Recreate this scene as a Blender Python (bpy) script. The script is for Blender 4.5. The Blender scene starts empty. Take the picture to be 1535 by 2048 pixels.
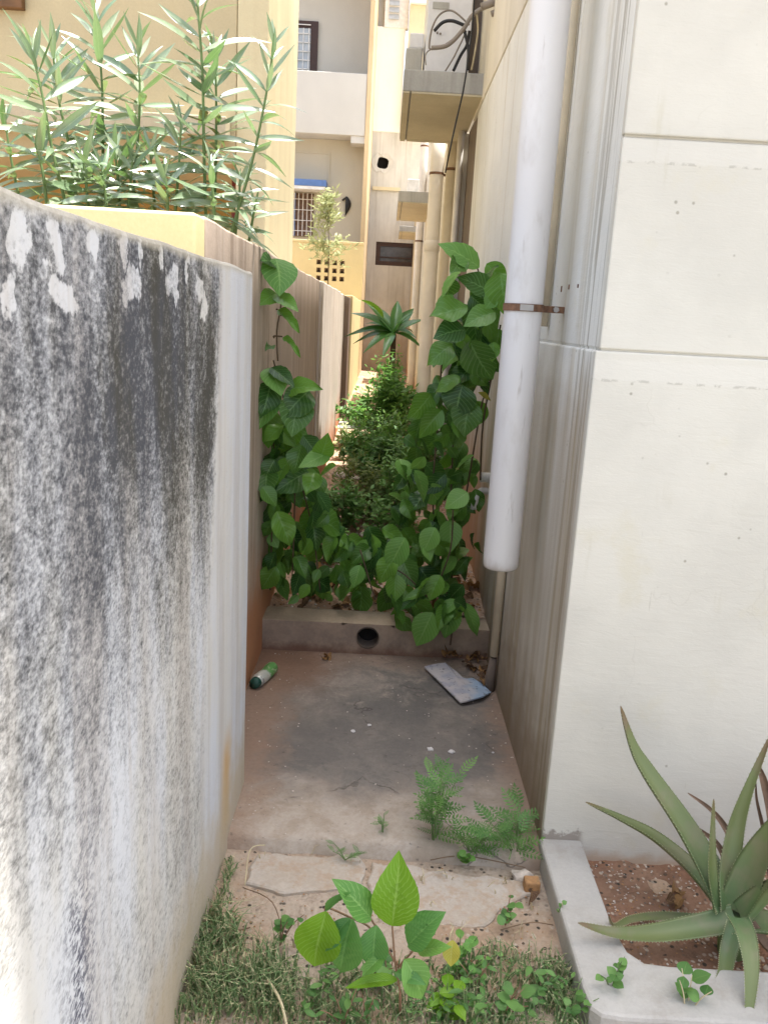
import bpy, bmesh, math, random
from mathutils import Vector, Matrix, noise as mnoise
import numpy as np
random.seed(7)
SC = bpy.context.scene
C = SC.collection

# ------------------------------------------------------------------ camera, world, sun, exposure
F, CX, CY, CAMZ = 1650.0, 767.5, 1024.0, 1.5
_d = Vector((-382, 7006, F)).normalized()
_a = Vector((773 - CX, 635 - CY, F)); _a = (_a - _d * _a.dot(_d)).normalized()
_r = _d.cross(_a)
ROT = Matrix((_r, _a, -_d))                      # camera (right, down, forward) -> world
cd = bpy.data.cameras.new('camera'); cam = bpy.data.objects.new('camera', cd); C.objects.link(cam)
cols = [ROT.col[0], -ROT.col[1], -ROT.col[2]]
m = Matrix.Identity(4)
for i in range(3):
    for j in range(3): m[j][i] = cols[i][j]
m.translation = (0, 0, CAMZ)
cam.matrix_world = m
cd.sensor_fit = 'VERTICAL'; cd.sensor_height = 36; cd.lens = F / 2048 * 36
cd.clip_start = 0.05; cd.clip_end = 300
cd.dof.use_dof = False
SC.camera = cam

SUN_EL = math.radians(79); SUN_AZ = (1.0, 0.10)   # horizontal direction towards the sun
h = Vector((SUN_AZ[0], SUN_AZ[1], 0)).normalized()
sdir = Vector((h.x * math.cos(SUN_EL), h.y * math.cos(SUN_EL), math.sin(SUN_EL)))
w = bpy.data.worlds.new('World'); SC.world = w; w.use_nodes = True
wn = w.node_tree; wn.nodes.clear()
sky = wn.nodes.new('ShaderNodeTexSky'); sky.sky_type = 'NISHITA'; sky.sun_disc = False
sky.sun_elevation = SUN_EL; sky.sun_rotation = math.atan2(h.x, h.y)
sky.dust_density = 4.0; sky.air_density = 1.0; sky.altitude = 100
hs = wn.nodes.new('ShaderNodeHueSaturation'); hs.inputs['Saturation'].default_value = 0.58
bg = wn.nodes.new('ShaderNodeBackground'); bg.inputs['Strength'].default_value = 0.15
wo = wn.nodes.new('ShaderNodeOutputWorld')
wn.links.new(sky.outputs[0], hs.inputs['Color']); wn.links.new(hs.outputs[0], bg.inputs[0]); wn.links.new(bg.outputs[0], wo.inputs[0])
sl = bpy.data.lights.new('sun', 'SUN'); sl.energy = 4.2; sl.angle = math.radians(0.55); sl.color = (1.0, 0.96, 0.90)
so = bpy.data.objects.new('sun', sl); C.objects.link(so)
so.rotation_euler = sdir.to_track_quat('Z', 'Y').to_euler(); so.location = (6, 0, 30)
vs = SC.view_settings
vs.view_transform = 'Standard'; vs.look = 'None'; vs.gamma = 1; vs.use_curve_mapping = False
vs.exposure = 1.65
SC.cycles.max_bounces = 10; SC.cycles.diffuse_bounces = 6; SC.cycles.transmission_bounces = 6

# ------------------------------------------------------------------ pixel helpers (photo pixel + a real plane -> world point)
def _ray(px, py): return ROT @ Vector((px - CX, py - CY, F))
def atY(px, py, Y):
    v = _ray(px, py); t = Y / v.y; return Vector((v.x * t, Y, CAMZ + v.z * t))
def atX(px, py, X):
    v = _ray(px, py); t = X / v.x; return Vector((X, v.y * t, CAMZ + v.z * t))
def atZ(px, py, Z):
    v = _ray(px, py); t = (Z - CAMZ) / v.z; return Vector((v.x * t, v.y * t, Z))

# ------------------------------------------------------------------ object helpers
def tag(o, label=None, cat=None, group=None, kind=None):
    if label: o['label'] = label
    if cat: o['category'] = cat
    if group: o['group'] = group
    if kind: o['kind'] = kind
    return o
def thing(name, label, cat, loc=(0, 0, 0), group=None):
    o = bpy.data.objects.new(name, None); C.objects.link(o); o.location = loc; o.empty_display_size = 0.05
    return tag(o, label, cat, group)
WL = {}
def link(name, me, mat=None, parent=None, smooth=False, bevel=0, M=None):
    o = bpy.data.objects.new(name, me); C.objects.link(o)
    if mat and not me.materials: me.materials.append(mat)
    if smooth:
        for p in me.polygons: p.use_smooth = True
    if parent:
        o.parent = parent
        base = WL.get(parent.name)
        if base is None: base = Vector(parent.location)
        o.matrix_parent_inverse = Matrix.Translation(-base)
    if M is not None: o.matrix_basis = M
    WL[o.name] = Vector((0, 0, 0)) if M is None else Vector((0, 0, 0))
    if bevel:
        b = o.modifiers.new('bevel', 'BEVEL'); b.width = bevel; b.segments = 2; b.limit_method = 'ANGLE'; b.angle_limit = math.radians(50)
    return o
class G:
    """collects geometry and becomes one mesh"""
    def __init__(s): s.v = []; s.f = []; s.uv = None
    def add(s, vs_, fs):
        n = len(s.v); s.v += [tuple(q) for q in vs_]; s.f += [tuple(i + n for i in f) for f in fs]; return s
    def box(s, x0, x1, y0, y1, z0, z1):
        return s.add([(x0, y0, z0), (x1, y0, z0), (x1, y1, z0), (x0, y1, z0), (x0, y0, z1), (x1, y0, z1), (x1, y1, z1), (x0, y1, z1)],
                     [(0, 3, 2, 1), (4, 5, 6, 7), (0, 1, 5, 4), (1, 2, 6, 5), (2, 3, 7, 6), (3, 0, 4, 7)])
    def tube(s, pts, r, n=8, caps=True):
        pts = [Vector(p) for p in pts]
        rs = r if isinstance(r, (list, tuple)) else [r] * len(pts)
        rings = []; t0 = (pts[1] - pts[0]).normalized()
        u = t0.orthogonal().normalized()
        for i, p in enumerate(pts):
            a = pts[max(0, i - 1)]; b = pts[min(len(pts) - 1, i + 1)]
            t = (b - a).normalized(); u = (u - t * u.dot(t))
            u = u.normalized() if u.length > 1e-6 else t.orthogonal().normalized()
            w_ = t.cross(u)
            rings.append([p + (u * math.cos(2 * math.pi * k / n) + w_ * math.sin(2 * math.pi * k / n)) * rs[i] for k in range(n)])
        vs_ = [q for ring in rings for q in ring]; fs = []
        for i in range(len(pts) - 1):
            for k in range(n):
                fs.append((i * n + k, i * n + (k + 1) % n, (i + 1) * n + (k + 1) % n, (i + 1) * n + k))
        if caps:
            fs.append(tuple(range(n - 1, -1, -1))); fs.append(tuple((len(pts) - 1) * n + k for k in range(n)))
        return s.add(vs_, fs)
    def mesh(s, name):
        me = bpy.data.meshes.new(name); me.from_pydata(s.v, [], s.f); me.update(); return me
    def build(s, name, mat, parent=None, smooth=False, bevel=0):
        return link(name, s.mesh(name), mat, parent, smooth, bevel)
def box(name, mat, parent, b, bevel=0.004):
    return G().box(*b).build(name, mat, parent, bevel=bevel)
def spline(pts, n=6):
    P = [Vector(p) for p in pts]; out = []
    for i in range(len(P) - 1):
        p0 = P[max(i - 1, 0)]; p1 = P[i]; p2 = P[i + 1]; p3 = P[min(i + 2, len(P) - 1)]
        for k in range(n):
            t = k / n
            out.append(0.5 * ((2 * p1) + (p2 - p0) * t + (2 * p0 - 5 * p1 + 4 * p2 - p3) * t * t + (3 * p1 - p0 - 3 * p2 + p3) * t ** 3))
    out.append(P[-1]); return out

# ------------------------------------------------------------------ materials
class N:
    def __init__(s, name):
        s.m = bpy.data.materials.new(name); s.m.use_nodes = True; s.t = s.m.node_tree; s.t.nodes.clear()
        s.out = s.t.nodes.new('ShaderNodeOutputMaterial'); s.tc = s.t.nodes.new('ShaderNodeTexCoord')
        s.P = s.tc.outputs['Object']
    def n(s, ty, **k):
        q = s.t.nodes.new(ty)
        for a, b in k.items(): setattr(q, a, b)
        return q
    def set(s, sock, v):
        if isinstance(v, bpy.types.NodeSocket): s.t.links.new(v, sock)
        elif isinstance(v, (tuple, list)) and sock.type == 'RGBA' and len(v) == 3: sock.default_value = (*v, 1)
        else: sock.default_value = v
    def vec(s, v=None, scale=(1, 1, 1), loc=(0, 0, 0)):
        q = s.n('ShaderNodeMapping'); s.set(q.inputs['Vector'], v or s.P); q.inputs['Scale'].default_value = scale; q.inputs['Location'].default_value = loc
        return q.outputs[0]
    def noise(s, scale=5, detail=4, vec=None, rough=0.55, dist=0.0):
        q = s.n('ShaderNodeTexNoise'); s.set(q.inputs['Vector'], vec or s.P); q.inputs['Scale'].default_value = scale
        q.inputs['Detail'].default_value = detail; q.inputs['Roughness'].default_value = rough; q.inputs['Distortion'].default_value = dist
        return q.outputs[0]
    def noisec(s, scale=5, detail=3, vec=None):
        q = s.n('ShaderNodeTexNoise'); s.set(q.inputs['Vector'], vec or s.P); q.inputs['Scale'].default_value = scale; q.inputs['Detail'].default_value = detail
        return q.outputs[1]
    def voro(s, scale=20, vec=None, feature='F1', out=0, rand=1.0):
        q = s.n('ShaderNodeTexVoronoi', feature=feature); s.set(q.inputs['Vector'], vec or s.P); q.inputs['Scale'].default_value = scale
        q.inputs['Randomness'].default_value = rand
        return q.outputs[out]
    def math(s, op, a, b=0.0, clamp=False):
        q = s.n('ShaderNodeMath', operation=op); q.use_clamp = clamp; s.set(q.inputs[0], a); s.set(q.inputs[1], b); return q.outputs[0]
    def smooth(s, x, lo, hi):
        q = s.n('ShaderNodeMapRange', interpolation_type='SMOOTHSTEP'); s.set(q.inputs['Value'], x)
        q.inputs['From Min'].default_value = lo; q.inputs['From Max'].default_value = hi
        return q.outputs[0]
    def lin(s, x, lo, hi, a=0.0, b=1.0):
        q = s.n('ShaderNodeMapRange'); s.set(q.inputs['Value'], x)
        q.inputs['From Min'].default_value = lo; q.inputs['From Max'].default_value = hi; q.inputs['To Min'].default_value = a; q.inputs['To Max'].default_value = b
        return q.outputs[0]
    def ramp(s, fac, stops):
        q = s.n('ShaderNodeValToRGB'); e = q.color_ramp.elements
        while len(e) < len(stops): e.new(0.5)
        for el, (p, c) in zip(e, stops): el.position = p; el.color = (*c, 1) if len(c) == 3 else c
        s.set(q.inputs[0], fac); return q.outputs[0]
    def curve(s, x, stops):            # piecewise value through a grey ramp
        return s.ramp(x, [(p, (v, v, v)) for p, v in stops])
    def mix(s, fac, a, b, blend='MIX'):
        q = s.n('ShaderNodeMix', data_type='RGBA', blend_type=blend); s.set(q.inputs[0], fac); s.set(q.inputs[6], a); s.set(q.inputs[7], b); return q.outputs[2]
    def xyz(s, v=None):
        q = s.n('ShaderNodeSeparateXYZ'); s.set(q.inputs[0], v or s.P); return q.outputs
    def bump(s, h_, strength=0.4, dist=0.004, normal=None):
        q = s.n('ShaderNodeBump'); q.inputs['Strength'].default_value = strength; q.inputs['Distance'].default_value = dist; s.set(q.inputs['Height'], h_)
        if normal: s.set(q.inputs['Normal'], normal)
        return q.outputs[0]
    def rnd(s): return s.n('ShaderNodeObjectInfo').outputs['Random']
    def done(s, color, rough=0.85, normal=None, spec=0.3, metal=0.0, trans=None, tcol=None, coat=0.0):
        p = s.n('ShaderNodeBsdfPrincipled'); s.set(p.inputs['Base Color'], color); s.set(p.inputs['Roughness'], rough)
        p.inputs['Specular IOR Level'].default_value = spec; p.inputs['Metallic'].default_value = metal
        p.inputs['Coat Weight'].default_value = coat; p.inputs['Coat Roughness'].default_value = 0.2
        if normal: s.set(p.inputs['Normal'], normal)
        o = p.outputs[0]
        if trans:
            t = s.n('ShaderNodeBsdfTranslucent'); s.set(t.inputs[0], tcol or color)
            if normal: s.set(t.inputs['Normal'], normal)
            x = s.n('ShaderNodeMixShader'); x.inputs[0].default_value = trans; s.t.links.new(o, x.inputs[1]); s.t.links.new(t.outputs[0], x.inputs[2]); o = x.outputs[0]
        s.t.links.new(o, s.out.inputs[0]); return s.m

def plaster(name, base, stain, amt=0.6, sx=7.0, lo=0.45, hi=0.72, mottle=0.12, splash=None, rough=0.9, stain2=None, bump=0.35, grain=90):
    k = N(name)
    mot = k.noise(2.3, 5, k.vec(scale=(1, 1, 0.7)), 0.6)
    c = k.mix(k.lin(mot, 0.3, 0.7), tuple(x * (1 - mottle) for x in base), tuple(min(1, x * (1 + mottle * 0.6)) for x in base))
    s1 = k.noise(sx, 5, k.vec(scale=(1, 1, 0.07)), 0.62)
    s2 = k.noise(sx * 4.5, 3, k.vec(scale=(1, 1, 0.03), loc=(3, 1, 0)), 0.6)
    f = k.math('ADD', k.math('MULTIPLY', s1, 0.72), k.math('MULTIPLY', s2, 0.28))
    f = k.math('MULTIPLY', k.smooth(f, lo, hi), amt)
    f = k.math('MULTIPLY', f, k.lin(k.noise(3.1, 3), 0.3, 0.7, 0.45, 1.0))
    c = k.mix(f, c, stain)
    if stain2:
        g = k.math('MULTIPLY', k.smooth(k.noise(sx * 1.7, 4, k.vec(scale=(1, 1, 0.05), loc=(9, 4, 1)), 0.6), 0.55, 0.72), amt)
        c = k.mix(g, c, stain2)
    if splash:
        z0, z1, col = splash
        zz = k.math('ADD', k.xyz()[2], k.math('MULTIPLY', k.math('SUBTRACT', k.noise(6, 4), 0.5), (z1 - z0) * 0.9))
        c = k.mix(k.smooth(zz, z1, z0), c, col)
    gr = k.noise(grain, 4, None, 0.65)
    c = k.mix(0.22, c, k.mix(gr, (0.25, 0.25, 0.25), (0.8, 0.8, 0.8)), 'OVERLAY')
    hgt = k.math('ADD', k.math('MULTIPLY', gr, 0.5), k.noise(22, 4, None, 0.6))
    return k.done(c, rough, k.bump(hgt, bump, 0.006))
def plain(name, col, rough=0.6, spec=0.4, metal=0.0, var=0.12, scale=14):
    k = N(name); nz = k.noise(scale, 4)
    c = k.mix(k.lin(nz, 0.3, 0.7), tuple(x * (1 - var) for x in col), tuple(min(1, x * (1 + var)) for x in col))
    return k.done(c, rough, k.bump(nz, 0.12, 0.002), spec, metal)

M = {}
# --- near wall with black algae
k = N('algae_plaster')
x_, y_, z_ = k.xyz()
wob = k.math('SUBTRACT', k.noise(16, 4), 0.5)
d_ = k.math('SUBTRACT', 1.606, z_)
s1 = k.noise(8.5, 6, k.vec(scale=(1, .48, 0.14)), 0.62)
s2 = k.noise(30, 5, k.vec(scale=(1, .45, 0.16), loc=(1, 2, 5)), 0.65)
blot = k.noise(3.6, 5, k.vec(scale=(1, .6, 0.55), loc=(0, 7.3, 2)), 0.6)
A = k.curve(k.math('MULTIPLY', d_, 0.6), [(0.0, 0.62), (0.03, 0.80), (0.10, 0.86), (0.22, 0.76), (0.34, 0.60), (0.46, 0.42), (0.58, 0.28), (0.76, 0.20), (1.0, 0.16)])
yc = k.math('ADD', y_, k.math('MULTIPLY', wob, 0.10))
yl = k.curve(k.math('MULTIPLY', yc, 0.4), [(0.0, 0.62), (0.355, 0.72), (0.42, 0.80), (0.50, 1.0), (0.70, 1.06), (1.0, 1.06)])
edge = k.math('ADD', yc, k.math('MULTIPLY', k.math('SUBTRACT', s2, 0.5), 0.10))
edge = k.smooth(k.math('ADD', edge, k.math('MULTIPLY', d_, 0.13)), 2.02, 1.90)
D = k.math('ADD', k.math('MULTIPLY', A, yl), k.math('MULTIPLY', k.math('SUBTRACT', s1, 0.5), k.lin(d_, 0.2, 1.3, 1.25, 0.7)))
D = k.math('ADD', D, k.math('MULTIPLY', k.math('SUBTRACT', s2, 0.5), 0.50))
D = k.math('ADD', D, k.math('MULTIPLY', k.math('SUBTRACT', blot, 0.5), 0.75))
D = k.math('MULTIPLY', D, edge)
# pale flaked drips under the top edge
chips = None
fg = k.noise(75, 5, k.vec(scale=(1, .45, .6), loc=(3, 3, 3)), 0.7)
yw = k.math('ADD', y_, k.math('MULTIPLY', k.math('SUBTRACT', k.noise(20, 4), 0.5), 0.12))
zw = k.math('ADD', z_, k.math('MULTIPLY', k.math('SUBTRACT', k.noise(19, 4, k.vec(scale=(1, 1, 0.4))), 0.5), 0.09))
for (y0, z0, a, b) in [(1.00, 1.555, .035, .030), (1.015, 1.505, .055, .020), (1.29, 1.525, .060, .026), (1.245, 1.57, .025, .030), (1.335, 1.57, .022, .030), (1.53, 1.545, .050, .034), (1.56, 1.515, .030, .022), (1.74, 1.535, .050, .025), (1.79, 1.50, .040, .030), (1.46, 1.57, .022, .026), (0.90, 1.56, .030, .035), (0.87, 1.50, .020, .030), (1.12, 1.575, .03, .018), (1.64, 1.57, .02, .03)]:
    a, b = a * .8, b * .85
    e = k.math('ADD', k.math('POWER', k.math('ABSOLUTE', k.math('DIVIDE', k.math('SUBTRACT', yw, y0), a)), 2.0), k.math('POWER', k.math('ABSOLUTE', k.math('DIVIDE', k.math('SUBTRACT', zw, z0), b)), 2.0))
    e = k.smooth(k.math('ADD', e, k.math('MULTIPLY', k.math('SUBTRACT', fg, 0.5), 2.6)), 1.5, 0.7)
    chips = e if chips is None else k.math('MAXIMUM', chips, e)
D = k.math('SUBTRACT', D, k.math('MULTIPLY', chips, 0.55))
grn = k.noise(80, 6, k.vec(scale=(1, .5, 0.75)), 0.72)
grn2 = k.noise(190, 3, k.vec(scale=(1, .55, .9)), 0.6)
gg = k.math('ADD', k.math('MULTIPLY', grn, 0.58), k.math('MULTIPLY', grn2, 0.42))
mk = k.math('SUBTRACT', D, k.math('MULTIPLY', k.math('SUBTRACT', gg, 0.5), 2.1))
mask = k.smooth(mk, 0.08, 0.98)
tone = k.noise(4, 4, k.vec(scale=(1, 1, 0.25), loc=(4, 4, 4)), 0.6)
base = k.mix(k.smooth(tone, 0.38, 0.62), (0.57, 0.55, 0.515), (0.58, 0.59, 0.62))
cl = k.noise(10, 5, k.vec(scale=(1, 1, 0.06), loc=(2, 0, 0)), 0.6)
base = k.mix(k.math('MULTIPLY', k.smooth(cl, 0.47, 0.66), 0.6), base, (0.44, 0.40, 0.365))
darkc = k.mix(k.smooth(tone, 0.42, 0.60), (0.060, 0.057, 0.048), (0.066, 0.068, 0.078))
c = k.mix(mask, base, darkc)
# separate old streak low down, ochre run and soil splash near the ground
e2 = k.math('MULTIPLY', k.smooth(k.math('ABSOLUTE', k.math('SUBTRACT', k.math('ADD', yc, k.math('MULTIPLY', z_, -0.06)), 0.955)), 0.085, 0.01), k.smooth(z_, 0.85, 0.6))
c = k.mix(k.math('MULTIPLY', e2, k.smooth(gg, 0.58, 0.42)), c, (0.10, 0.10, 0.13))
och = k.math('MULTIPLY', k.smooth(k.math('ABSOLUTE', k.math('SUBTRACT', k.math('ADD', y_, k.math('MULTIPLY', wob, 0.05)), 2.10)), 0.10, 0.0), k.math('MULTIPLY', k.smooth(z_, 0.40, 0.25), k.smooth(z_, -0.05, 0.12)))
c = k.mix(k.math('MULTIPLY', och, 0.8), c, (0.52, 0.30, 0.09))
spl = k.smooth(k.math('ADD', z_, k.math('MULTIPLY', wob, 0.25)), 0.30, 0.06)
c = k.mix(k.math('MULTIPLY', spl, 0.75), c, (0.47, 0.38, 0.25))
topd = k.smooth(k.math('ADD', d_, k.math('MULTIPLY', wob, 0.02)), 0.022, 0.004)
c = k.mix(k.math('MULTIPLY', topd, 0.75), c, (0.50, 0.46, 0.38))
hgt = k.math('ADD', k.math('MULTIPLY', gg, 0.8), k.noise(14, 4))
M['algae'] = k.done(c, 0.93, k.bump(hgt, 0.55, 0.006), 0.2)

# --- cream front paint with brush strokes and specks
def cream(name, base, streaky):
    k = N(name)
    br = k.noise(9, 5, k.vec(scale=(1.2, 1.2, 4.5)), 0.65, 0.6)
    mot = k.noise(2.2, 5, None, 0.6)
    c = k.mix(k.smooth(mot, 0.35, 0.65), tuple(x * 0.90 for x in base), base)
    c = k.mix(k.math('MULTIPLY', k.smooth(k.noise(5, 5, None, 0.65), 0.58, 0.75), 0.35), c, (0.55, 0.50, 0.36))
    sp = k.voro(22, k.vec(loc=(.3, 0, .2)))
    gate = k.smooth(k.noise(4.0, 2, k.vec(loc=(5, 5, 1))), 0.50, 0.60)
    c = k.mix(k.math('MULTIPLY', k.math('MULTIPLY', k.smooth(sp, 0.13, 0.05), gate), 0.6), c, (0.20, 0.18, 0.13))
    scr = k.smooth(k.noise(26, 4, k.vec(scale=(1.6, 1.6, 0.22), loc=(2, 2, 2)), 0.6), 0.70, 0.78)
    c = k.mix(k.math('MULTIPLY', scr, 0.35), c, (0.35, 0.32, 0.26))
    dv = k.n('ShaderNodeVectorMath', operation='ADD'); k.set(dv.inputs[0], k.P); dn = k.n('ShaderNodeVectorMath', operation='SCALE'); k.set(dn.inputs[0], k.noisec(5, 5)); dn.inputs['Scale'].default_value = .25; k.t.links.new(dn.outputs[0], dv.inputs[1])
    ck = k.voro(2.3, dv.outputs[0], 'DISTANCE_TO_EDGE')
    c = k.mix(k.math('MULTIPLY', k.math('MULTIPLY', k.smooth(ck, 0.006, 0.0015), k.smooth(k.noise(1.9, 3, k.vec(loc=(4, 1, 7))), .52, .62)), .10), c, (0.30, .26, .20))
    run = k.noise(12, 5, k.vec(scale=(1, 1, .12), loc=(6, 2, 3)), .65)
    c = k.mix(k.math('MULTIPLY', k.math('MULTIPLY', k.smooth(run, .60, .74), k.smooth(k.noise(3, 3, k.vec(loc=(1, 8, 2))), .46, .6)), .32), c, (0.40, .36, .24))
    if streaky:
        x, y, z = k.xyz()
        # dirty runs that follow the corner, at its outer 25 cm
        st = k.noise(34, 5, k.vec(scale=(1, 1, 0.02)), 0.65)
        zone = k.math('MULTIPLY', k.smooth(y, 2.50, 2.24), 1.0)
        c = k.mix(k.math('MULTIPLY', k.math('MULTIPLY', k.smooth(st, 0.49, 0.56), zone), 0.7), c, (0.24, 0.21, 0.16))
        low = k.smooth(k.math('ADD', z, k.math('MULTIPLY', k.math('SUBTRACT', mot, 0.5), 0.5)), 1.5, 1.2)
        st2 = k.noise(9, 5, k.vec(scale=(1, 1, 0.05), loc=(0, 3, 0)), 0.6)
        c = k.mix(k.math('MULTIPLY', low, k.lin(st2, 0.3, 0.7, 0.15, 0.85)), c, (0.33, 0.255, 0.165))
        c = k.mix(k.math('MULTIPLY', k.smooth(st2, 0.52, 0.66), 0.45), c, (0.46, 0.40, 0.29))
        bot = k.smooth(k.math('ADD', z, k.math('MULTIPLY', k.math('SUBTRACT', k.noise(12, 4), 0.5), 0.35)), 0.55, 0.02)
        c = k.mix(k.math('MULTIPLY', bot, 0.8), c, (0.20, 0.145, 0.09))
        far = k.math('MULTIPLY', k.smooth(y, 3.6, 4.6), k.smooth(z, 1.1, 0.5))
        c = k.mix(k.math('MULTIPLY', far, 0.7), c, (0.46, 0.20, 0.09))
    else:
        x, y, z = k.xyz()
        bot = k.smooth(k.math('ADD', z, k.math('MULTIPLY', k.math('SUBTRACT', k.noise(18, 4), 0.5), 0.07)), 0.005, -0.035)
        c = k.mix(k.math('MULTIPLY', bot, 0.6), c, (0.40, 0.25, 0.14))
        for zl in (1.902, 1.374):
            zz = k.math('ADD', z, k.math('MULTIPLY', k.math('SUBTRACT', k.noise(9, 3), 0.5), 0.012))
            ln = k.math('MULTIPLY', k.smooth(k.math('ABSOLUTE', k.math('SUBTRACT', zz, zl)), 0.005, 0.0015), k.smooth(k.noise(34, 4, None, .65), 0.50, 0.60))
            c = k.mix(k.math('MULTIPLY', ln, 0.4), c, (0.22, 0.20, 0.16))
            bd = k.math('MULTIPLY', k.smooth(zz, zl - .002, zl + .002), k.smooth(zz, zl + .053, zl + .051))
            c = k.mix(k.math('MULTIPLY', bd, 0.12), c, (0.72, 0.70, 0.67))
        px = k.math('MULTIPLY', k.smooth(x, 0.665, 0.64), k.smooth(k.math('ADD', z, k.math('MULTIPLY', k.math('SUBTRACT', k.noise(60, 3), 0.5), 0.07)), 0.060, 0.045))
        c = k.mix(k.math('MULTIPLY', px, 0.85), c, (0.24, 0.20, 0.17))
    fine = k.noise(160, 3, k.vec(scale=(0.6, 0.6, 1.6)), 0.6)
    hgt = k.math('ADD', k.math('MULTIPLY', br, 1.0), k.math('MULTIPLY', fine, 0.35))
    return k.done(c, 0.75, k.bump(hgt, 0.24, 0.006), 0.3)
M['cream'] = cream('cream_paint', (0.60, 0.572, 0.505), False)
M['cream_side'] = cream('cream_paint_weathered', (0.70, 0.695, 0.655), True)
M['band'] = cream('band_paint', (0.70, 0.68, 0.63), False)
M['pink_wall'] = plaster('stained_pink_plaster', (0.50, 0.40, 0.32), (0.20, 0.14, 0.10), 0.75, 7, 0.44, 0.66, 0.15, (0.20, 0.62, (0.48, 0.22, 0.11)), stain2=(0.62, 0.54, 0.47))
M['pale_wall'] = plaster('pale_streaked_plaster', (0.64, 0.57, 0.50), (0.36, 0.28, 0.22), 0.7, 9, 0.46, 0.66, 0.12, (0.2, 0.7, (0.52, 0.22, 0.10)), stain2=(0.66, 0.60, 0.54))
M['dark_wall'] = plaster('shade_dark_plaster', (0.22, 0.16, 0.12), (0.10, 0.075, 0.055), 0.7, 9)  # dark base stands in for shade on the far left wall strip
M['yellow_wall'] = plaster('yellow_painted_plaster', (0.76, 0.62, 0.33), (0.55, 0.42, 0.22), 0.25, 5, 0.5, 0.75, 0.06)
M['yellow_bright'] = plaster('pale_yellow_plaster', (0.74, 0.62, 0.34), (0.60, 0.45, 0.22), 0.25, 8, 0.5, 0.7, 0.08)
M['tan_wall'] = plaster('tan_painted_plaster', (0.54, 0.465, 0.30), (0.47, 0.38, 0.22), 0.35, 2.5, 0.45, 0.7, 0.10, bump=0.15)
M['ochre'] = plaster('ochre_porch_plaster', (0.42, 0.29, 0.11), (0.34, 0.22, 0.08), 0.4, 3, 0.45, 0.7, 0.12)
M['pillar_yellow'] = plaster('weathered_yellow_pillar', (0.68, 0.605, 0.40), (0.52, 0.40, 0.23), 0.45, 6, 0.45, 0.7, 0.1)
M['house_cream'] = plaster('house_cream_paint', (0.54, 0.525, 0.48), (0.48, 0.45, 0.39), 0.25, 3, 0.5, 0.75, 0.05, bump=0.1)
M['house_tan'] = plaster('house_lower_paint', (0.52, 0.485, 0.395), (0.47, 0.42, 0.33), 0.25, 3, 0.5, 0.75, 0.05, bump=0.1)
M['orange_edge'] = plaster('orange_edge_plaster', (0.62, 0.47, 0.28), (0.48, 0.34, 0.18), 0.3, 5)
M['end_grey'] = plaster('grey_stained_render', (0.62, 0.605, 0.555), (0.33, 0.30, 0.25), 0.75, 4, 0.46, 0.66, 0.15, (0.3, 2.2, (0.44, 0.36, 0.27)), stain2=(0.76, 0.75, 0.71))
M['end_white'] = plaster('sunlight_white', (0.85, 0.84, 0.79), (0.80, 0.76, 0.60), 0.35, 3, 0.5, 0.75, 0.05)  # white base stands in for sunlight on the upper end wall
M['end_yellow'] = plaster('far_yellow_plaster', (0.70, 0.62, 0.42), (0.55, 0.45, 0.28), 0.3, 4)
M['ledge'] = plaster('weathered_cement_ledge', (0.42, 0.415, 0.39), (0.17, 0.16, 0.14), 0.6, 8, 0.45, 0.68, 0.2)
M['soffit'] = plaster('ledge_underside', (0.52, 0.46, 0.33), (0.40, 0.34, 0.22), 0.5, 4, 0.45, 0.7, 0.12)
M['shaft'] = plaster('dark_shaft_and_shade', (0.17, 0.135, 0.11), (0.10, 0.08, 0.06), 0.5, 6)  # also carries the painted shade of the recess and the box gap
M['b_wall'] = plaster('alley_cream_plaster', (0.64, 0.595, 0.50), (0.42, 0.36, 0.27), 0.6, 8, 0.45, 0.68, 0.1, (0.2, 0.8, (0.45, 0.20, 0.09)))
M['white_panel'] = plain('white_painted_sheet', (0.66, 0.66, 0.68), 0.5, var=0.06)
M['kerb'] = plaster('planter_cement', (0.43, 0.415, 0.385), (0.27, 0.235, 0.19), 0.55, 6, 0.46, 0.7, 0.2, grain=110, bump=0.6)
M['pvc_far'] = plain('cream_pipe', (0.70, 0.66, 0.60), 0.45, var=0.1, scale=5)
M['pvc_tan'] = plain('tan_pipe', (0.55, 0.48, 0.36), 0.55, var=0.15, scale=5)
M['rust'] = plain('rusty_iron', (0.16, 0.085, 0.05), 0.8, var=0.4, scale=60)
M['steel'] = plain('galvanised_bolt', (0.35, 0.34, 0.33), 0.5, metal=0.6)
M['black'] = plain('black_cable', (0.015, 0.015, 0.017), 0.5)
M['grey_cable'] = plain('grey_cable', (0.22, 0.19, 0.16), 0.6)
M['dark_frame'] = plain('dark_wood_frame', (0.05, 0.025, 0.02), 0.5)
M['glass'] = plain('dark_window_glass', (0.06, 0.055, 0.06), 0.12, 0.6, var=0.3, scale=9)
M['curtain'] = plain('brown_curtain', (0.17, 0.11, 0.08), 0.9, var=0.3, scale=20)
M['white_iron'] = plain('white_grille_paint', (0.75, 0.74, 0.72), 0.5)
M['blue'] = plain('blue_paint', (0.10, 0.19, 0.42), 0.5)
M['red_wood'] = plain('dark_red_paint', (0.16, 0.025, 0.02), 0.5)
M['brown_wood'] = plain('brown_shutter', (0.15, 0.075, 0.03), 0.6, var=0.25)
M['louvre'] = plain('grey_louvre_slat', (0.42, 0.46, 0.50), 0.4)
M['void'] = plain('dark_hole', (0.012, 0.010, 0.009), 0.95)
M['white_plastic'] = plain('dirty_white_plastic', (0.62, 0.59, 0.57), 0.45)
M['stone'] = plain('pale_stone', (0.50, 0.44, 0.38), 0.9, var=0.3, scale=40)
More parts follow.
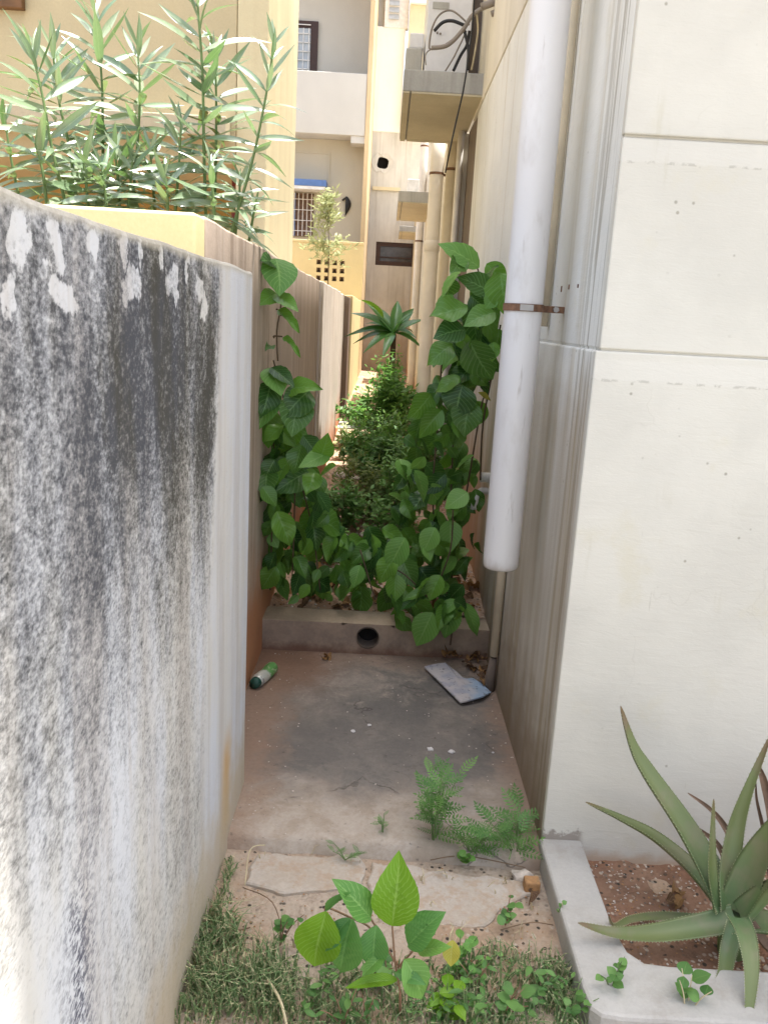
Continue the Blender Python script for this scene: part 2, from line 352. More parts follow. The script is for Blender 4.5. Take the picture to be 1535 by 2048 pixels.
M['brick'] = plain('broken_brick', (0.36, 0.20, 0.09), 0.95, var=0.35, scale=50)
M['twig'] = plain('dry_twig', (0.20, 0.13, 0.08), 0.9, var=0.3)
M['straw'] = plain('dry_straw', (0.52, 0.44, 0.28), 0.8, var=0.2)

# big pvc pipe: smears of dirt
k = N('white_pvc')
x, y, z = k.xyz()
sm = k.noise(9, 5, k.vec(scale=(1, 1, 0.35)), 0.65)
c = k.mix(k.lin(k.noise(3, 3, k.vec(scale=(1, 1, .4))), .3, .7), (0.60, 0.585, 0.585), (0.68, 0.665, 0.66))
c = k.mix(k.math('MULTIPLY', k.smooth(sm, 0.54, 0.74), 0.42), c, (0.40, 0.36, 0.32))
sc_ = k.noise(40, 4, k.vec(scale=(1, 1, 0.15), loc=(3, 1, 2)), 0.6)
c = k.mix(k.math('MULTIPLY', k.smooth(sc_, 0.62, 0.76), 0.5), c, (0.30, 0.26, 0.23))
c = k.mix(k.math('MULTIPLY', k.smooth(k.math('ADD', z, k.math('MULTIPLY', k.math('SUBTRACT', sm, .5), .12)), 0.765, 0.715), 0.6), c, (0.30, 0.25, 0.21))
M['pvc'] = k.done(c, 0.42, k.bump(sm, 0.08, 0.003), 0.4)

# alley floor concrete
k = N('alley_concrete')
x, y, z = k.xyz()
n1 = k.noise(2.6, 5, None, 0.6); n2 = k.noise(7, 9, None, 0.78, 0.4); n3 = k.noise(60, 5, None, 0.7)
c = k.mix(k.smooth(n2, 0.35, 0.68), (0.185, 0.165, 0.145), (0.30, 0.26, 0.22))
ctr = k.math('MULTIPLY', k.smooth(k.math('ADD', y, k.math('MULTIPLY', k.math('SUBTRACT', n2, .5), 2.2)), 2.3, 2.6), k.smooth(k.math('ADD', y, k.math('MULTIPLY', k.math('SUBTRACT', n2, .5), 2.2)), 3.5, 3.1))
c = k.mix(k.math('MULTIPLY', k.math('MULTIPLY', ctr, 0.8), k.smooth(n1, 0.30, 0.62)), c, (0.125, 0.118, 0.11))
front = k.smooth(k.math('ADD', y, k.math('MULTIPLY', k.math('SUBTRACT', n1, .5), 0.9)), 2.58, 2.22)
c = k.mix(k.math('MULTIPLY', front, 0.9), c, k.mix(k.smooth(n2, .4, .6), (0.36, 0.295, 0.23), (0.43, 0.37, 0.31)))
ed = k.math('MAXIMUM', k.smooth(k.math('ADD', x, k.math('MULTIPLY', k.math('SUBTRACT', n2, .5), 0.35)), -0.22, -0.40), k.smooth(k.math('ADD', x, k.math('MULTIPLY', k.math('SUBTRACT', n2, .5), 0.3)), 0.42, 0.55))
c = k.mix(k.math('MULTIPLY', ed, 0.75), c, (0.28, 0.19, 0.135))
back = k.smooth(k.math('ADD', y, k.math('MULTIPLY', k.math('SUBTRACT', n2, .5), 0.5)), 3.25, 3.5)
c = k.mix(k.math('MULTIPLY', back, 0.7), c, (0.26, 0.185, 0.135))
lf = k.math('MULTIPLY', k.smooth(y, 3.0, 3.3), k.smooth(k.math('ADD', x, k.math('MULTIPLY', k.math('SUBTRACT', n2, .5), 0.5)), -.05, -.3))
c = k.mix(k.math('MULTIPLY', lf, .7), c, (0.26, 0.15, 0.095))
c = k.mix(0.35, c, k.mix(n3, (0.2, .2, .2), (.8, .8, .8)), 'OVERLAY')
dv = k.n('ShaderNodeVectorMath', operation='ADD'); k.set(dv.inputs[0], k.P); dn = k.n('ShaderNodeVectorMath', operation='SCALE'); k.set(dn.inputs[0], k.noisec(7, 4)); dn.inputs['Scale'].default_value = .22; k.t.links.new(dn.outputs[0], dv.inputs[1])
ck = k.voro(1.9, dv.outputs[0], 'DISTANCE_TO_EDGE')
c = k.mix(k.math('MULTIPLY', k.math('MULTIPLY', k.smooth(ck, 0.010, 0.002), k.smooth(n1, .50, .60)), .6), c, (0.06, .05, .042))
c = k.mix(k.math('MULTIPLY', k.smooth(k.noise(38, 5, None, .7), .60, .72), .55), c, (0.07, .058, .05))
wsp = k.voro(34, k.vec(scale=(1, 1, 1)))
c = k.mix(k.math('MULTIPLY', k.smooth(wsp, 0.09, 0.05), k.smooth(k.noise(8, 2), 0.58, 0.64)), c, (0.48, 0.43, 0.38))
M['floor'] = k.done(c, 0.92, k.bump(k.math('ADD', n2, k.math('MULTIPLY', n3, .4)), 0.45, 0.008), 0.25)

# soil, tan and red
def soil(name, a, b, c3, sc=1.0):
    k = N(name)
    n1 = k.noise(3 * sc, 5, None, 0.62); n2 = k.noise(26 * sc, 6, None, 0.7); vv = k.voro(75 * sc, out=1)
    vd = k.voro(75 * sc)
    c = k.mix(k.smooth(n1, 0.38, 0.62), a, b)
    c = k.mix(k.math('MULTIPLY', k.smooth(n2, 0.50, 0.70), 0.75), c, c3)
    sp = k.n('ShaderNodeSeparateColor'); k.set(sp.inputs[0], vv)
    c = k.mix(k.math('MULTIPLY', k.smooth(sp.outputs[0], 0.72, 0.9), k.smooth(vd, 0.55, 0.30)), c, (0.46, 0.38, 0.30))
    c = k.mix(k.math('MULTIPLY', k.smooth(sp.outputs[1], 0.80, 0.95), k.smooth(vd, 0.55, 0.30)), c, (0.06, 0.05, 0.04))
    return k.done(c, 0.95, k.bump(k.math('SUBTRACT', n2, k.math('MULTIPLY', vd, 0.5)), 0.8, 0.012), 0.15)
M['ground'] = soil('tan_earth', (0.44, 0.365, 0.29), (0.41, 0.295, 0.205), (0.29, 0.22, 0.165))
M['planter_soil'] = soil('planter_red_earth', (0.23, 0.12, 0.075), (0.27, 0.165, 0.11), (0.15, 0.095, 0.065))
M['bed'] = soil('alley_red_earth', (0.36, 0.22, 0.14), (0.44, 0.31, 0.22), (0.18, 0.115, 0.08))
k = N('dusty_paving_cement')
n1 = k.noise(5, 5, None, .65); n2 = k.noise(22, 5, None, .7); n3 = k.noise(80, 4, None, .7)
c = k.mix(k.smooth(n1, .35, .65), (0.42, 0.36, 0.295), (0.46, 0.41, 0.355))
c = k.mix(k.math('MULTIPLY', k.smooth(n2, .46, .62), .75), c, (0.40, 0.305, 0.22))
c = k.mix(.3, c, k.mix(n3, (.2, .2, .2), (.8, .8, .8)), 'OVERLAY')
M['slab'] = k.done(c, .95, k.bump(k.math('ADD', n2, k.math('MULTIPLY', n3, .5)), .5, .008), .2)

# leaves: UV.x across (0.5 = midrib), UV.y along
def leafmat(name, dark, light, vein, rough=0.45, trans=0.3, tcol=None, veins=9, spec=0.45, coat=0.0, var=0.35, yellow=0.0):
    k = N(name)
    uv = k.n('ShaderNodeUVMap').outputs[0]
    u, v, _ = k.xyz(uv)
    au = k.math('ABSOLUTE', k.math('SUBTRACT', u, 0.5))
    r = k.rnd()
    nz = k.noise(30, 3, None, 0.6)
    t = k.math('ADD', k.math('MULTIPLY', r, 0.8), k.math('MULTIPLY', nz, 0.35))
    c = k.mix(k.smooth(t, 0.15, 1.0), dark, light)
    if veins:
        ph = k.math('FRACT', k.math('MULTIPLY', k.math('SUBTRACT', v, k.math('MULTIPLY', au, 0.62)), float(veins)))
        lines = k.smooth(k.math('ABSOLUTE', k.math('SUBTRACT', ph, 0.5)), 0.12, 0.03)
        c = k.mix(k.math('MULTIPLY', lines, 0.5), c, vein)
    mid = k.smooth(au, 0.035, 0.012)
    c = k.mix(k.math('MULTIPLY', mid, 0.6), c, vein)
    if yellow:
        c = k.mix(k.math('MULTIPLY', k.smooth(r, 1 - yellow, 1.0), 0.8), c, (0.42, 0.30, 0.03))
    c2 = k.mix(0.5, c, tcol or light)
    return k.done(c, rough, None, spec, 0.0, trans, c2, coat)
M['leaf'] = leafmat('vine_leaf', (0.018, 0.072, 0.016), (0.13, 0.29, 0.035), (0.20, 0.38, 0.12), 0.38, 0.32, (0.15, 0.36, 0.03))
M['leaf_bright'] = leafmat('young_vine_leaf', (0.10, 0.26, 0.05), (0.17, 0.36, 0.07), (0.30, 0.50, 0.15), 0.45, 0.3, (0.24, 0.46, 0.05))
M['leaf_lime'] = leafmat('lime_leaf', (0.12, 0.28, 0.012), (0.17, 0.34, 0.02), (0.30, 0.48, 0.10), 0.4, 0.32, (0.24, 0.44, 0.02), spec=0.3, veins=12)
M['leaf_mid'] = leafmat('sapling_leaf', (0.07, 0.22, 0.055), (0.11, 0.28, 0.06), (0.20, 0.40, 0.12), 0.42, 0.3, (0.16, 0.38, 0.05), veins=12)
M['leaf_yellow'] = leafmat('yellowing_leaf', (0.36, 0.34, 0.04), (0.45, 0.40, 0.06), (0.5, 0.5, 0.15), 0.5, 0.3)
M['oleander'] = leafmat('oleander_leaf', (0.13, 0.21, 0.11), (0.30, 0.37, 0.24), (0.36, 0.44, 0.28), 0.33, 0.22, (0.20, 0.42, 0.03), veins=0, spec=0.9, coat=1.0)
M['weed'] = leafmat('weed_leaf', (0.06, 0.16, 0.04), (0.15, 0.30, 0.075), (0.16, 0.3, 0.08), 0.55, 0.3, (0.16, 0.36, 0.04), veins=0)
M['bush'] = leafmat('bush_leaf', (0.11, 0.23, 0.06), (0.22, 0.38, 0.10), (0.16, 0.3, 0.08), 0.5, 0.5, (0.14, 0.34, 0.04), veins=0)
M['bush_dry'] = leafmat('olive_bush_leaf', (0.14, 0.19, 0.05), (0.26, 0.29, 0.09), (0.2, 0.25, 0.08), 0.6, 0.3, (0.2, 0.3, 0.05), veins=0)
M['drac'] = leafmat('broad_strap_leaf', (0.025, 0.10, 0.025), (0.06, 0.19, 0.035), (0.1, 0.25, 0.06), 0.3, 0.25, (0.14, 0.36, 0.03), veins=0, spec=0.6)
M['pale_tree'] = leafmat('pale_tree_leaf', (0.30, 0.34, 0.14), (0.42, 0.45, 0.22), (0.4, 0.45, 0.2), 0.5, 0.35, veins=0)
M['dry_leaf'] = leafmat('dry_leaf', (0.07, 0.035, 0.018), (0.28, 0.15, 0.05), (0.35, 0.22, 0.1), 0.8, 0.1, veins=7)
M['stem_green'] = plain('green_stem', (0.13, 0.20, 0.07), 0.6)
M['stem_red'] = plain('reddish_stem', (0.26, 0.15, 0.09), 0.6)
M['stem_brown'] = plain('brown_stem', (0.10, 0.07, 0.04), 0.8)
k = N('grass_blade')
c = k.mix(k.noise(40, 2), (0.10, 0.19, 0.075), (0.22, 0.31, 0.13)); c = k.mix(k.smooth(k.noise(90, 1, k.vec(loc=(2, 2, 2))), 0.52, 0.60), c, (0.50, 0.46, 0.28))
M['grass'] = k.done(c, 0.55, None, 0.3, 0, 0.25)
k = N('aloe_flesh')
x, y, z = k.xyz()
uv = k.n('ShaderNodeUVMap').outputs[0]; u, v, _ = k.xyz(uv)
nz = k.noise(12, 4)
c = k.mix(k.smooth(v, 0.0, 0.55), (0.10, 0.165, 0.070), (0.135, 0.165, 0.060))
c = k.mix(k.smooth(k.math('ADD', v, k.math('MULTIPLY', k.math('SUBTRACT', nz, .5), .3)), 0.80, 0.97), c, (0.15, 0.095, 0.045))
c = k.mix(k.math('MULTIPLY', k.smooth(nz, 0.45, 0.65), 0.4), c, (0.21, 0.17, 0.115))
lf = k.noise(60, 3, k.vec(uv, scale=(0.6, 0.02, 1)), 0.6)
c = k.mix(k.math('MULTIPLY', k.smooth(lf, .5, .7), .25), c, (0.09, 0.14, 0.06))
au = k.math('ABSOLUTE', k.math('SUBTRACT', u, 0.5))
M['aloe'] = k.done(c, 0.42, k.bump(nz, 0.15, 0.003), 0.4)
M['aloe_dry'] = plain('dried_aloe_leaf', (0.16, 0.10, 0.065), 0.8, var=0.3, scale=25)
M['aloe_tooth'] = plain('aloe_tooth', (0.30, 0.32, 0.17), 0.5)

# ------------------------------------------------------------------ THE SETTING
# ground sheet (front yard), with small undulations
def sheet(name, x0, x1, y0, y1, nx, ny, zf, mat, kind='structure'):
    g = G(); vs_ = []; fs = []
    for j in range(ny + 1):
        for i in range(nx + 1):
            x = x0 + (x1 - x0) * i / nx; y = y0 + (y1 - y0) * j / ny
            vs_.append((x, y, zf(x, y)))
    for j in range(ny):
        for i in range(nx):
            a = j * (nx + 1) + i; fs.append((a, a + 1, a + nx + 2, a + nx + 1))
    g.add(vs_, fs); o = g.build(name, mat, smooth=True); o['kind'] = kind; return o
def nz3(x, y, s, seed=0): return mnoise.noise(Vector((x * s + seed, y * s - seed, seed * 1.7)))
g = G()
g.add([(-60, -60, -0.13), (60, -60, -0.13), (60, 60, -0.13), (-60, 60, -0.13)], [(0, 1, 2, 3)])
ground_far = g.build('ground', M['ground']); ground_far['kind'] = 'structure'
ground = sheet('front_ground', -4, 4, 0.95, 2.25, 160, 50, lambda x, y: -0.045 + 0.010 * nz3(x, y, 3) + 0.006 * nz3(x, y, 11, 4), M['ground'])
M['bounce_lane'] = plaster('bounce_lane_concrete', (0.36, 0.36, 0.33), (0.28, 0.28, 0.25), 0.4, 3, 0.45, 0.7, 0.1)
bounce_lane = G().box(-14, 14, -9, 1.0, -0.11, -0.022).build('bounce_lane', M['bounce_lane'], None, bevel=0.01); bounce_lane['kind'] = 'structure'  # unseen grey slab added behind the camera for neutral bounce light
# alley floor slab with a broken front edge
def frontedge(x):
    return 2.13 - 0.01 * x + 0.012 * nz3(x, 0, 9, 2) - (0.04 * max(0, x - 0.15))
g = G(); xs = np.linspace(-0.60, 0.55, 47); top = []; bot = []
ysl = np.linspace(0, 1, 30)
vs_ = []; fs = []
for j, t in enumerate(ysl):
    for i, x in enumerate(xs):
        y = frontedge(x) * (1 - t) + 3.56 * t
        vs_.append((x, y, 0.002 + 0.004 * nz3(x, y, 4) + (-.006 if j == 0 else 0)))
nx = len(xs)
for j in range(len(ysl) - 1):
    for i in range(nx - 1):
        a = j * nx + i; fs.append((a, a + 1, a + nx + 1, a + nx))
nb = len(vs_)
for i, x in enumerate(xs): vs_.append((x, frontedge(x) - 0.006, -0.12))
for i in range(nx - 1): fs.append((nb + i, nb + i + 1, i + 1, i))
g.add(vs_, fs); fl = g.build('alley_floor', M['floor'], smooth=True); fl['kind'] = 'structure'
# raised earth bed beyond the kerb
def bedz(x, y):
    return 0.12 + 0.07 * min(1, max(0, (y - 3.7) / 1.2)) + 0.025 * nz3(x, y, 4) + 0.018 * nz3(x, y, 13, 3) + 0.12 * max(0, min(1, (y - 9) / 5)) + 0.05 * math.exp(-((x - 0.5) / 0.2) ** 2 - ((y - 4.0) / 0.5) ** 2)
sheet('earth_bed', -0.60, 1.2, 3.66, 19.2, 60, 320, bedz, M['bed'])

# drain kerb with a round outlet
def kerb():
    x0, x1, y0, y1, z0, z1 = -0.50, 0.56, 3.52, 3.69, -0.05, 0.147
    cx, cz, r = -0.010, 0.084, 0.049; n = 32
    g = G()
    # front face ring: circle to rectangle
    circ = []; rect = []
    for i in range(n):
        a = 2 * math.pi * i / n + math.pi / 4
        ca, sa = math.cos(a), math.sin(a)
        circ.append((cx + r * ca, y0, cz + r * sa))
        hx0, hx1, hz0, hz1 = cx - 0.12, cx + 0.12, z0, z1
        t = min((hx1 - cx) / ca if ca > 1e-6 else 9, (hx0 - cx) / ca if ca < -1e-6 else 9, (hz1 - cz) / sa if sa > 1e-6 else 9, (hz0 - cz) / sa if sa < -1e-6 else 9)
        rect.append((cx + t * ca, y0, cz + t * sa))
    tube = [(p[0], y0 + 0.16, p[2]) for p in circ]
    vs_ = circ + rect + tube; fs = []
    for i in range(n):
        j = (i + 1) % n
        fs.append((i, n + i, n + j, j)); fs.append((i, j, 2 * n + j, 2 * n + i))
    fs.append(tuple(2 * n + i for i in range(n)))
    g.add(vs_, fs)
    # corner triangles of the ring patch and the rest of the block
    for sx in (cx - 0.12, cx + 0.12):
        pass
    steps = 26
    def seg(a, b):
        for i in range(steps // 2):
            u0 = a + (b - a) * i / (steps // 2); u1 = a + (b - a) * (i + 1) / (steps // 2)
            g.add([(u0, y0, z0), (u1, y0, z0), (u1, y0, z1), (u0, y0, z1)], [(0, 1, 2, 3)])
    seg(x0, cx - 0.12); seg(cx + 0.12, x1)
    g.add([(x0, y0, z1), (x1, y0, z1), (x1, y1, z1), (x0, y1, z1)], [(0, 1, 2, 3)])
    g.add([(x0, y1, z0), (x1, y1, z0), (x1, y1, z1), (x0, y1, z1)], [(3, 2, 1, 0)])
    return g
k = N('kerb_earth_stained')
x, y, z = k.xyz(); nn = k.noise(8, 5, None, .65); n3 = k.noise(70, 4, None, .7)
c = k.mix(k.smooth(nn, .35, .65), (0.25, 0.195, 0.155), (0.35, 0.265, 0.20))
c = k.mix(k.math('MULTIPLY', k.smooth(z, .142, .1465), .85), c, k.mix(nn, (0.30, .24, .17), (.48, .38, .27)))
c = k.mix(k.math('MULTIPLY', k.smooth(k.math('ADD', z, k.math('MULTIPLY', k.math('SUBTRACT', nn, .5), .1)), .06, .0), .7), c, (0.15, 0.07, 0.045))
c = k.mix(.3, c, k.mix(n3, (.2, .2, .2), (.8, .8, .8)), 'OVERLAY')
M['kerb_dirty'] = k.done(c, .95, k.bump(k.math('ADD', nn, k.math('MULTIPLY', n3, .5)), .5, .008), .2)
kb = kerb().build('drain_kerb', M['kerb_dirty']); kb['kind'] = 'structure'
pm = G().tube([(-0.010, 3.512, 0.084), (-0.010, 3.60, 0.084)], 0.052, 28, False).tube([(-0.010, 3.512, 0.084), (-0.010, 3.60, 0.084)], 0.0465, 28, False)
pm.build('drain_pipe_mouth', M['shaft'], kb, True)
pv = G().tube([(-0.010, 3.596, 0.084), (-0.010, 3.60, 0.084)], 0.0464, 28)
pv.build('drain_hole', M['void'], kb)

# paving slabs set in the front ground: children of that ground
def flatpoly(pts, z0, z1, jag=0.0, n=6):
    out = []
    for i in range(len(pts)):
        a = Vector((*pts[i], 0)); b = Vector((*pts[(i + 1) % len(pts)], 0))
        for kk in range(n):
            p = a.lerp(b, kk / n); p += Vector((nz3(p.x, p.y, 17, 1), nz3(p.x, p.y, 17, 6), 0)) * jag
            out.append(p)
    g = G(); N_ = len(out)
    ins = 0.006
    cen = sum(out, Vector()) / N_
    top = [p + (cen - p).normalized() * ins for p in out]
    vs_ = [(p.x, p.y, z0) for p in out] + [(p.x, p.y, z1 - 0.004) for p in out] + [(p.x, p.y, z1) for p in top]
    fs = []
    for i in range(N_):
        j = (i + 1) % N_
        fs.append((i, j, N_ + j, N_ + i)); fs.append((N_ + i, N_ + j, 2 * N_ + j, 2 * N_ + i))
    fs.append(tuple(2 * N_ + i for i in range(N_)))
    return g.add(vs_, fs)
for pts in ([(-0.30, 2.11), (0.0, 2.125), (0.03, 1.985), (-0.20, 1.96), (-0.31, 1.98)],
            [(0.03, 2.10), (0.20, 2.075), (0.47, 2.05), (0.51, 2.02), (0.40, 1.93), (0.34, 1.86), (0.20, 1.86), (0.05, 1.93)]):
    flatpoly(pts, -0.10, -0.034 + random.uniform(-.004, .004), 0.022).build('paving_slab', M['slab'], ground)

# planter kerb, its soil
def planter():
    g = G()
    pts_out = [(0.530, 2.155), (0.530, 1.60), (0.535, 1.545), (0.555, 1.525), (0.60, 1.518), (2.4, 1.50)]
    pts_in = [(0.655, 2.155), (0.655, 1.80), (0.668, 1.72), (0.70, 1.685), (0.76, 1.678), (2.4, 1.665)]
    zt, zb = 0.028, -0.12
    n = len(pts_out)
    vs_ = [(x, y, zb) for x, y in pts_out] + [(x, y, zt) for x, y in pts_out] + [(x, y, zt) for x, y in pts_in] + [(x, y, zb) for x, y in pts_in]
    fs = []
    for i in range(n - 1):
        fs += [(i, i + 1, n + i + 1, n + i), (n + i, n + i + 1, 2 * n + i + 1, 2 * n + i), (2 * n + i, 2 * n + i + 1, 3 * n + i + 1, 3 * n + i)]
    g.add(vs_, fs)
    return g
pk = planter().build('planter_kerb', M['kerb'], bevel=0.010); tag(pk, 'low pale cement planter edge around the aloe in front of the cream wall', 'planter')
bm = bmesh.new(); bm.from_mesh(pk.data); bmesh.ops.recalc_face_normals(bm, faces=bm.faces); bm.to_mesh(pk.data); bm.free()
sheet('planter_soil', 0.60, 2.4, 1.62, 2.16, 150, 46, lambda x, y: -0.035 + 0.012 * nz3(x, y, 9) + 0.008 * nz3(x, y, 31, 3) - 0.05 * math.exp(-((x - .87) ** 2 + (y - 2.06) ** 2) / 0.0007), M['planter_soil'])

# ------------------------------------------------------------------ LEFT: walls
def rough_wall(name, mat, b, label, seed=0, amp=0.006, parent=None, group=None):
    x0, x1, y0, y1, z0, z1 = b
    bm = bmesh.new()
    ny = max(2, int((y1 - y0) / 0.06)); nzv = max(2, int((z1 - z0) / 0.08))
    ny = min(ny, 90)
    def grid(f, na, nb):
        vv = [[bm.verts.new(f(i / na, j / nb)) for i in range(na + 1)] for j in range(nb + 1)]
        for j in range(nb):
            for i in range(na): bm.faces.new((vv[j][i], vv[j][i + 1], vv[j + 1][i + 1], vv[j + 1][i]))
    Y = lambda t: y0 + (y1 - y0) * t
    Z = lambda t: z0 + (z1 - z0) * t
    Xx = lambda t: x0 + (x1 - x0) * t
    grid(lambda a, b_: (x1, Y(a), Z(b_)), ny, nzv)
    grid(lambda a, b_: (x0, Y(1 - a), Z(b_)), ny, nzv)
    grid(lambda a, b_: (Xx(a), y0, Z(b_)), 3, nzv)
    grid(lambda a, b_: (Xx(1 - a), y1, Z(b_)), 3, nzv)
    grid(lambda a, b_: (Xx(1 - b_), Y(a), z1), ny, 3)
    bmesh.ops.remove_doubles(bm, verts=bm.verts, dist=1e-5)
    for v in bm.verts:
        co = v.co
        n1 = mnoise.noise(Vector((co.x * 3, co.y * 3 + seed, co.z * 3))); n2 = mnoise.noise(Vector((co.x * 11 + seed, co.y * 11, co.z * 11)))
        d = amp * (n1 + 0.4 * n2)
        if abs(co.x - x1) < 1e-4: co.x += d * 0.5
        if abs(co.z - z1) < 1e-4: co.z += d
    me = bpy.data.meshes.new(name); bm.to_mesh(me); bm.free()
    o = link(name, me, mat, parent, smooth=False, bevel=0.008)
    for p in me.polygons: p.use_smooth = False
    if label: tag(o, label, 'wall', group)
    return o
rough_wall('compound_wall', M['algae'], (-0.485, -0.385, -3.0, 2.43, -0.12, 1.606), 'low pale plaster wall streaked with black algae, nearest on the left', 1)
w2 = rough_wall('compound_wall', M['pink_wall'], (-0.60, -0.49, 2.302, 6.10, -0.1, 1.736), 'brown stained alley wall running on behind the algae streaked wall', 2)
rough_wall('compound_wall', M['pale_wall'], (-0.60, -0.475, 6.102, 8.6, 0.0, 1.735), 'pale sunlit wall panel following the brown stained alley wall', 3)
rough_wall('compound_wall', M['pale_wall'], (-0.60, -0.50, 8.602, 9.9, 0.0, 1.735), 'thin grey wall strip between the pale panel and a dark one', 4)
rough_wall('compound_wall', M['dark_wall'], (-0.62, -0.515, 9.902, 12.0, 0.0, 1.74), 'shade coloured wall strip farther down the left of the alley', 5)
rough_wall('compound_wall', M['yellow_bright'], (-0.62, -0.49, 12.002, 15.9, 0.0, 1.78), 'cream wall strip at the far left end of the alley', 6)
rough_wall('cross_wall', M['yellow_wall'], (-6.0, -0.4915, 2.19, 2.30, -0.1, 1.734), 'yellow garden wall facing us behind the algae streaked wall', 7)

# ------------------------------------------------------------------ RIGHT BUILDING (nearest)
A = thing('apartment_building', 'cream painted building on the right with grooved front and side wall', 'building', (0.548, 2.157, 0))
XR, YF = 0.548, 2.157
# front and side as courses, with 8 mm shadow grooves between them
def course(z0, z1, dx, dy, x1=6.0):
    return G().box(XR - dx, x1, YF - dy, YF + 0.0195, z0, z1).build('wall_course', M['cream'], A, bevel=0.004)
course(-0.12, 1.447, 0.010, 0.004)
course(1.4525, 1.957, 0.0, 0.003)
course(1.963, 7.0, 0.0, 0.008)
side_lo = G().box(XR - 0.010, XR + 0.4, YF + 0.020, 6.10, -0.1, 1.447).build('side_wall', M['cream_side'], A, bevel=0.005)
side_up = G().box(XR, XR + 0.4, YF + 0.020, 6.10, 1.4525, 2.895).build('side_wall', M['cream_side'], A, bevel=0.005)
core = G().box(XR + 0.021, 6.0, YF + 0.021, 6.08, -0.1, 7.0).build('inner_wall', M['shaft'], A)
side_top = G().box(XR - 0.004, XR + 0.4, YF + 0.020, 6.40, 2.903, 7.0).build('side_wall', M['b_wall'], A, bevel=0.004)
# unseen block added high over the front yard, placed to cast the front shade
G().box(XR - 0.001, 6.0, 0.92, YF - 0.009, 6.20, 7.05).build('front_shade_block', M['cream'], A, bevel=0.01)
G().box(XR + 0.005, 5.9, YF + 0.004, YF + 0.0192, -0.1, 3.39).build('groove_backing', M['cream'], A)
G().box(XR + 0.004, XR + 0.02, YF + 0.0197, 6.09, 0.0, 7.0).build('groove_backing', M['cream_side'], A)
# cable nail heads / paint scars on the return
for (px, py, l) in ((1122, 578, .018), (1137, 574, .014), (1155, 572, .010)):
    p = atX(px, py, XR - 0.001)
    G().box(p.x - 0.002, p.x + 0.003, p.y - 0.004, p.y + 0.003, p.z - l / 2, p.z + l / 2).build('wall_plug', M['rust'], A)

# far end shaft and ledges
sh = G().box(0.562, 0.70, 6.101, 6.899, 0.0, 2.928).build('recess_shade_wall', M['shaft'], A)  # dirty brown, darkened to carry the shade of the recess
def ledge(px_l, Y0, Y1, xr, z0, z1, label):
    xl = px_l
    o = thing('concrete_ledge', label, 'ledge', (xr, Y0, z0))
    G().box(xl, xr, Y0, Y1, z0 + 0.012, z1).build('slab', M['ledge'], o, bevel=0.005)
    # underside with a drip groove along three edges
    g = G(); m_ = 0.045
    g.box(xl + 0.004, xl + m_, Y0 + 0.003, Y1 - 0.003, z0, z0 + 0.0115)
    g.box(xl + m_ + 0.012, xr, Y0 + 0.003, Y1 - m_ * 2, z0, z0 + 0.0115)
    g.box(xl + m_ + 0.012, xr, Y1 - m_ * 2 + 0.012, Y1 - 0.003, z0, z0 + 0.0115)
    g.build('soffit', M['soffit'], o)
    return o
ledge(0.028, 5.849, 7.36, 0.547, 2.930, 3.070, 'grey concrete ledge over the alley with a white box on top')
ledge(0.065, 11.0, 13.0, 0.50, 2.92, 3.06, 'smaller mossy concrete ledge farther along the alley')
ledge(0.14, 15.2, 16.6, 0.50, 2.98, 3.08, 'farthest small ledge above the dark window')

# building B .. D beyond
B = thing('row_house', 'low cream row house with drain pipes beyond the shaft on the right', 'house', (0.5, 7.1, 0))
G().box(0.50, 5.0, 7.102, 9.8, -0.1, 3.15).build('wall', M['b_wall'], B, bevel=0.006)
G().box(0.488, 0.60, 6.90, 7.10, -0.1, 2.929).build('pilaster', M['b_wall'], B, bevel=0.006)
G().box(0.485, 0.51, 7.5, 7.62, 0.1, 3.10).build('pilaster', M['b_wall'], B, bevel=0.004)
Cc = thing('row_house', 'tall cream row house behind the cream pipes on the right', 'house', (0.5, 9.8, 0))
G().box(0.50, 5.0, 9.802, 11.6, -0.1, 7.0).build('wall', M['b_wall'], Cc, bevel=0.006)
Dd = thing('row_house', 'farthest cream row house on the right of the alley', 'house', (0.5, 11.6, 0))
G().box(0.50, 5.0, 11.602, 19.0, -0.1, 3.7).build('wall', M['b_wall'], Dd, bevel=0.006)

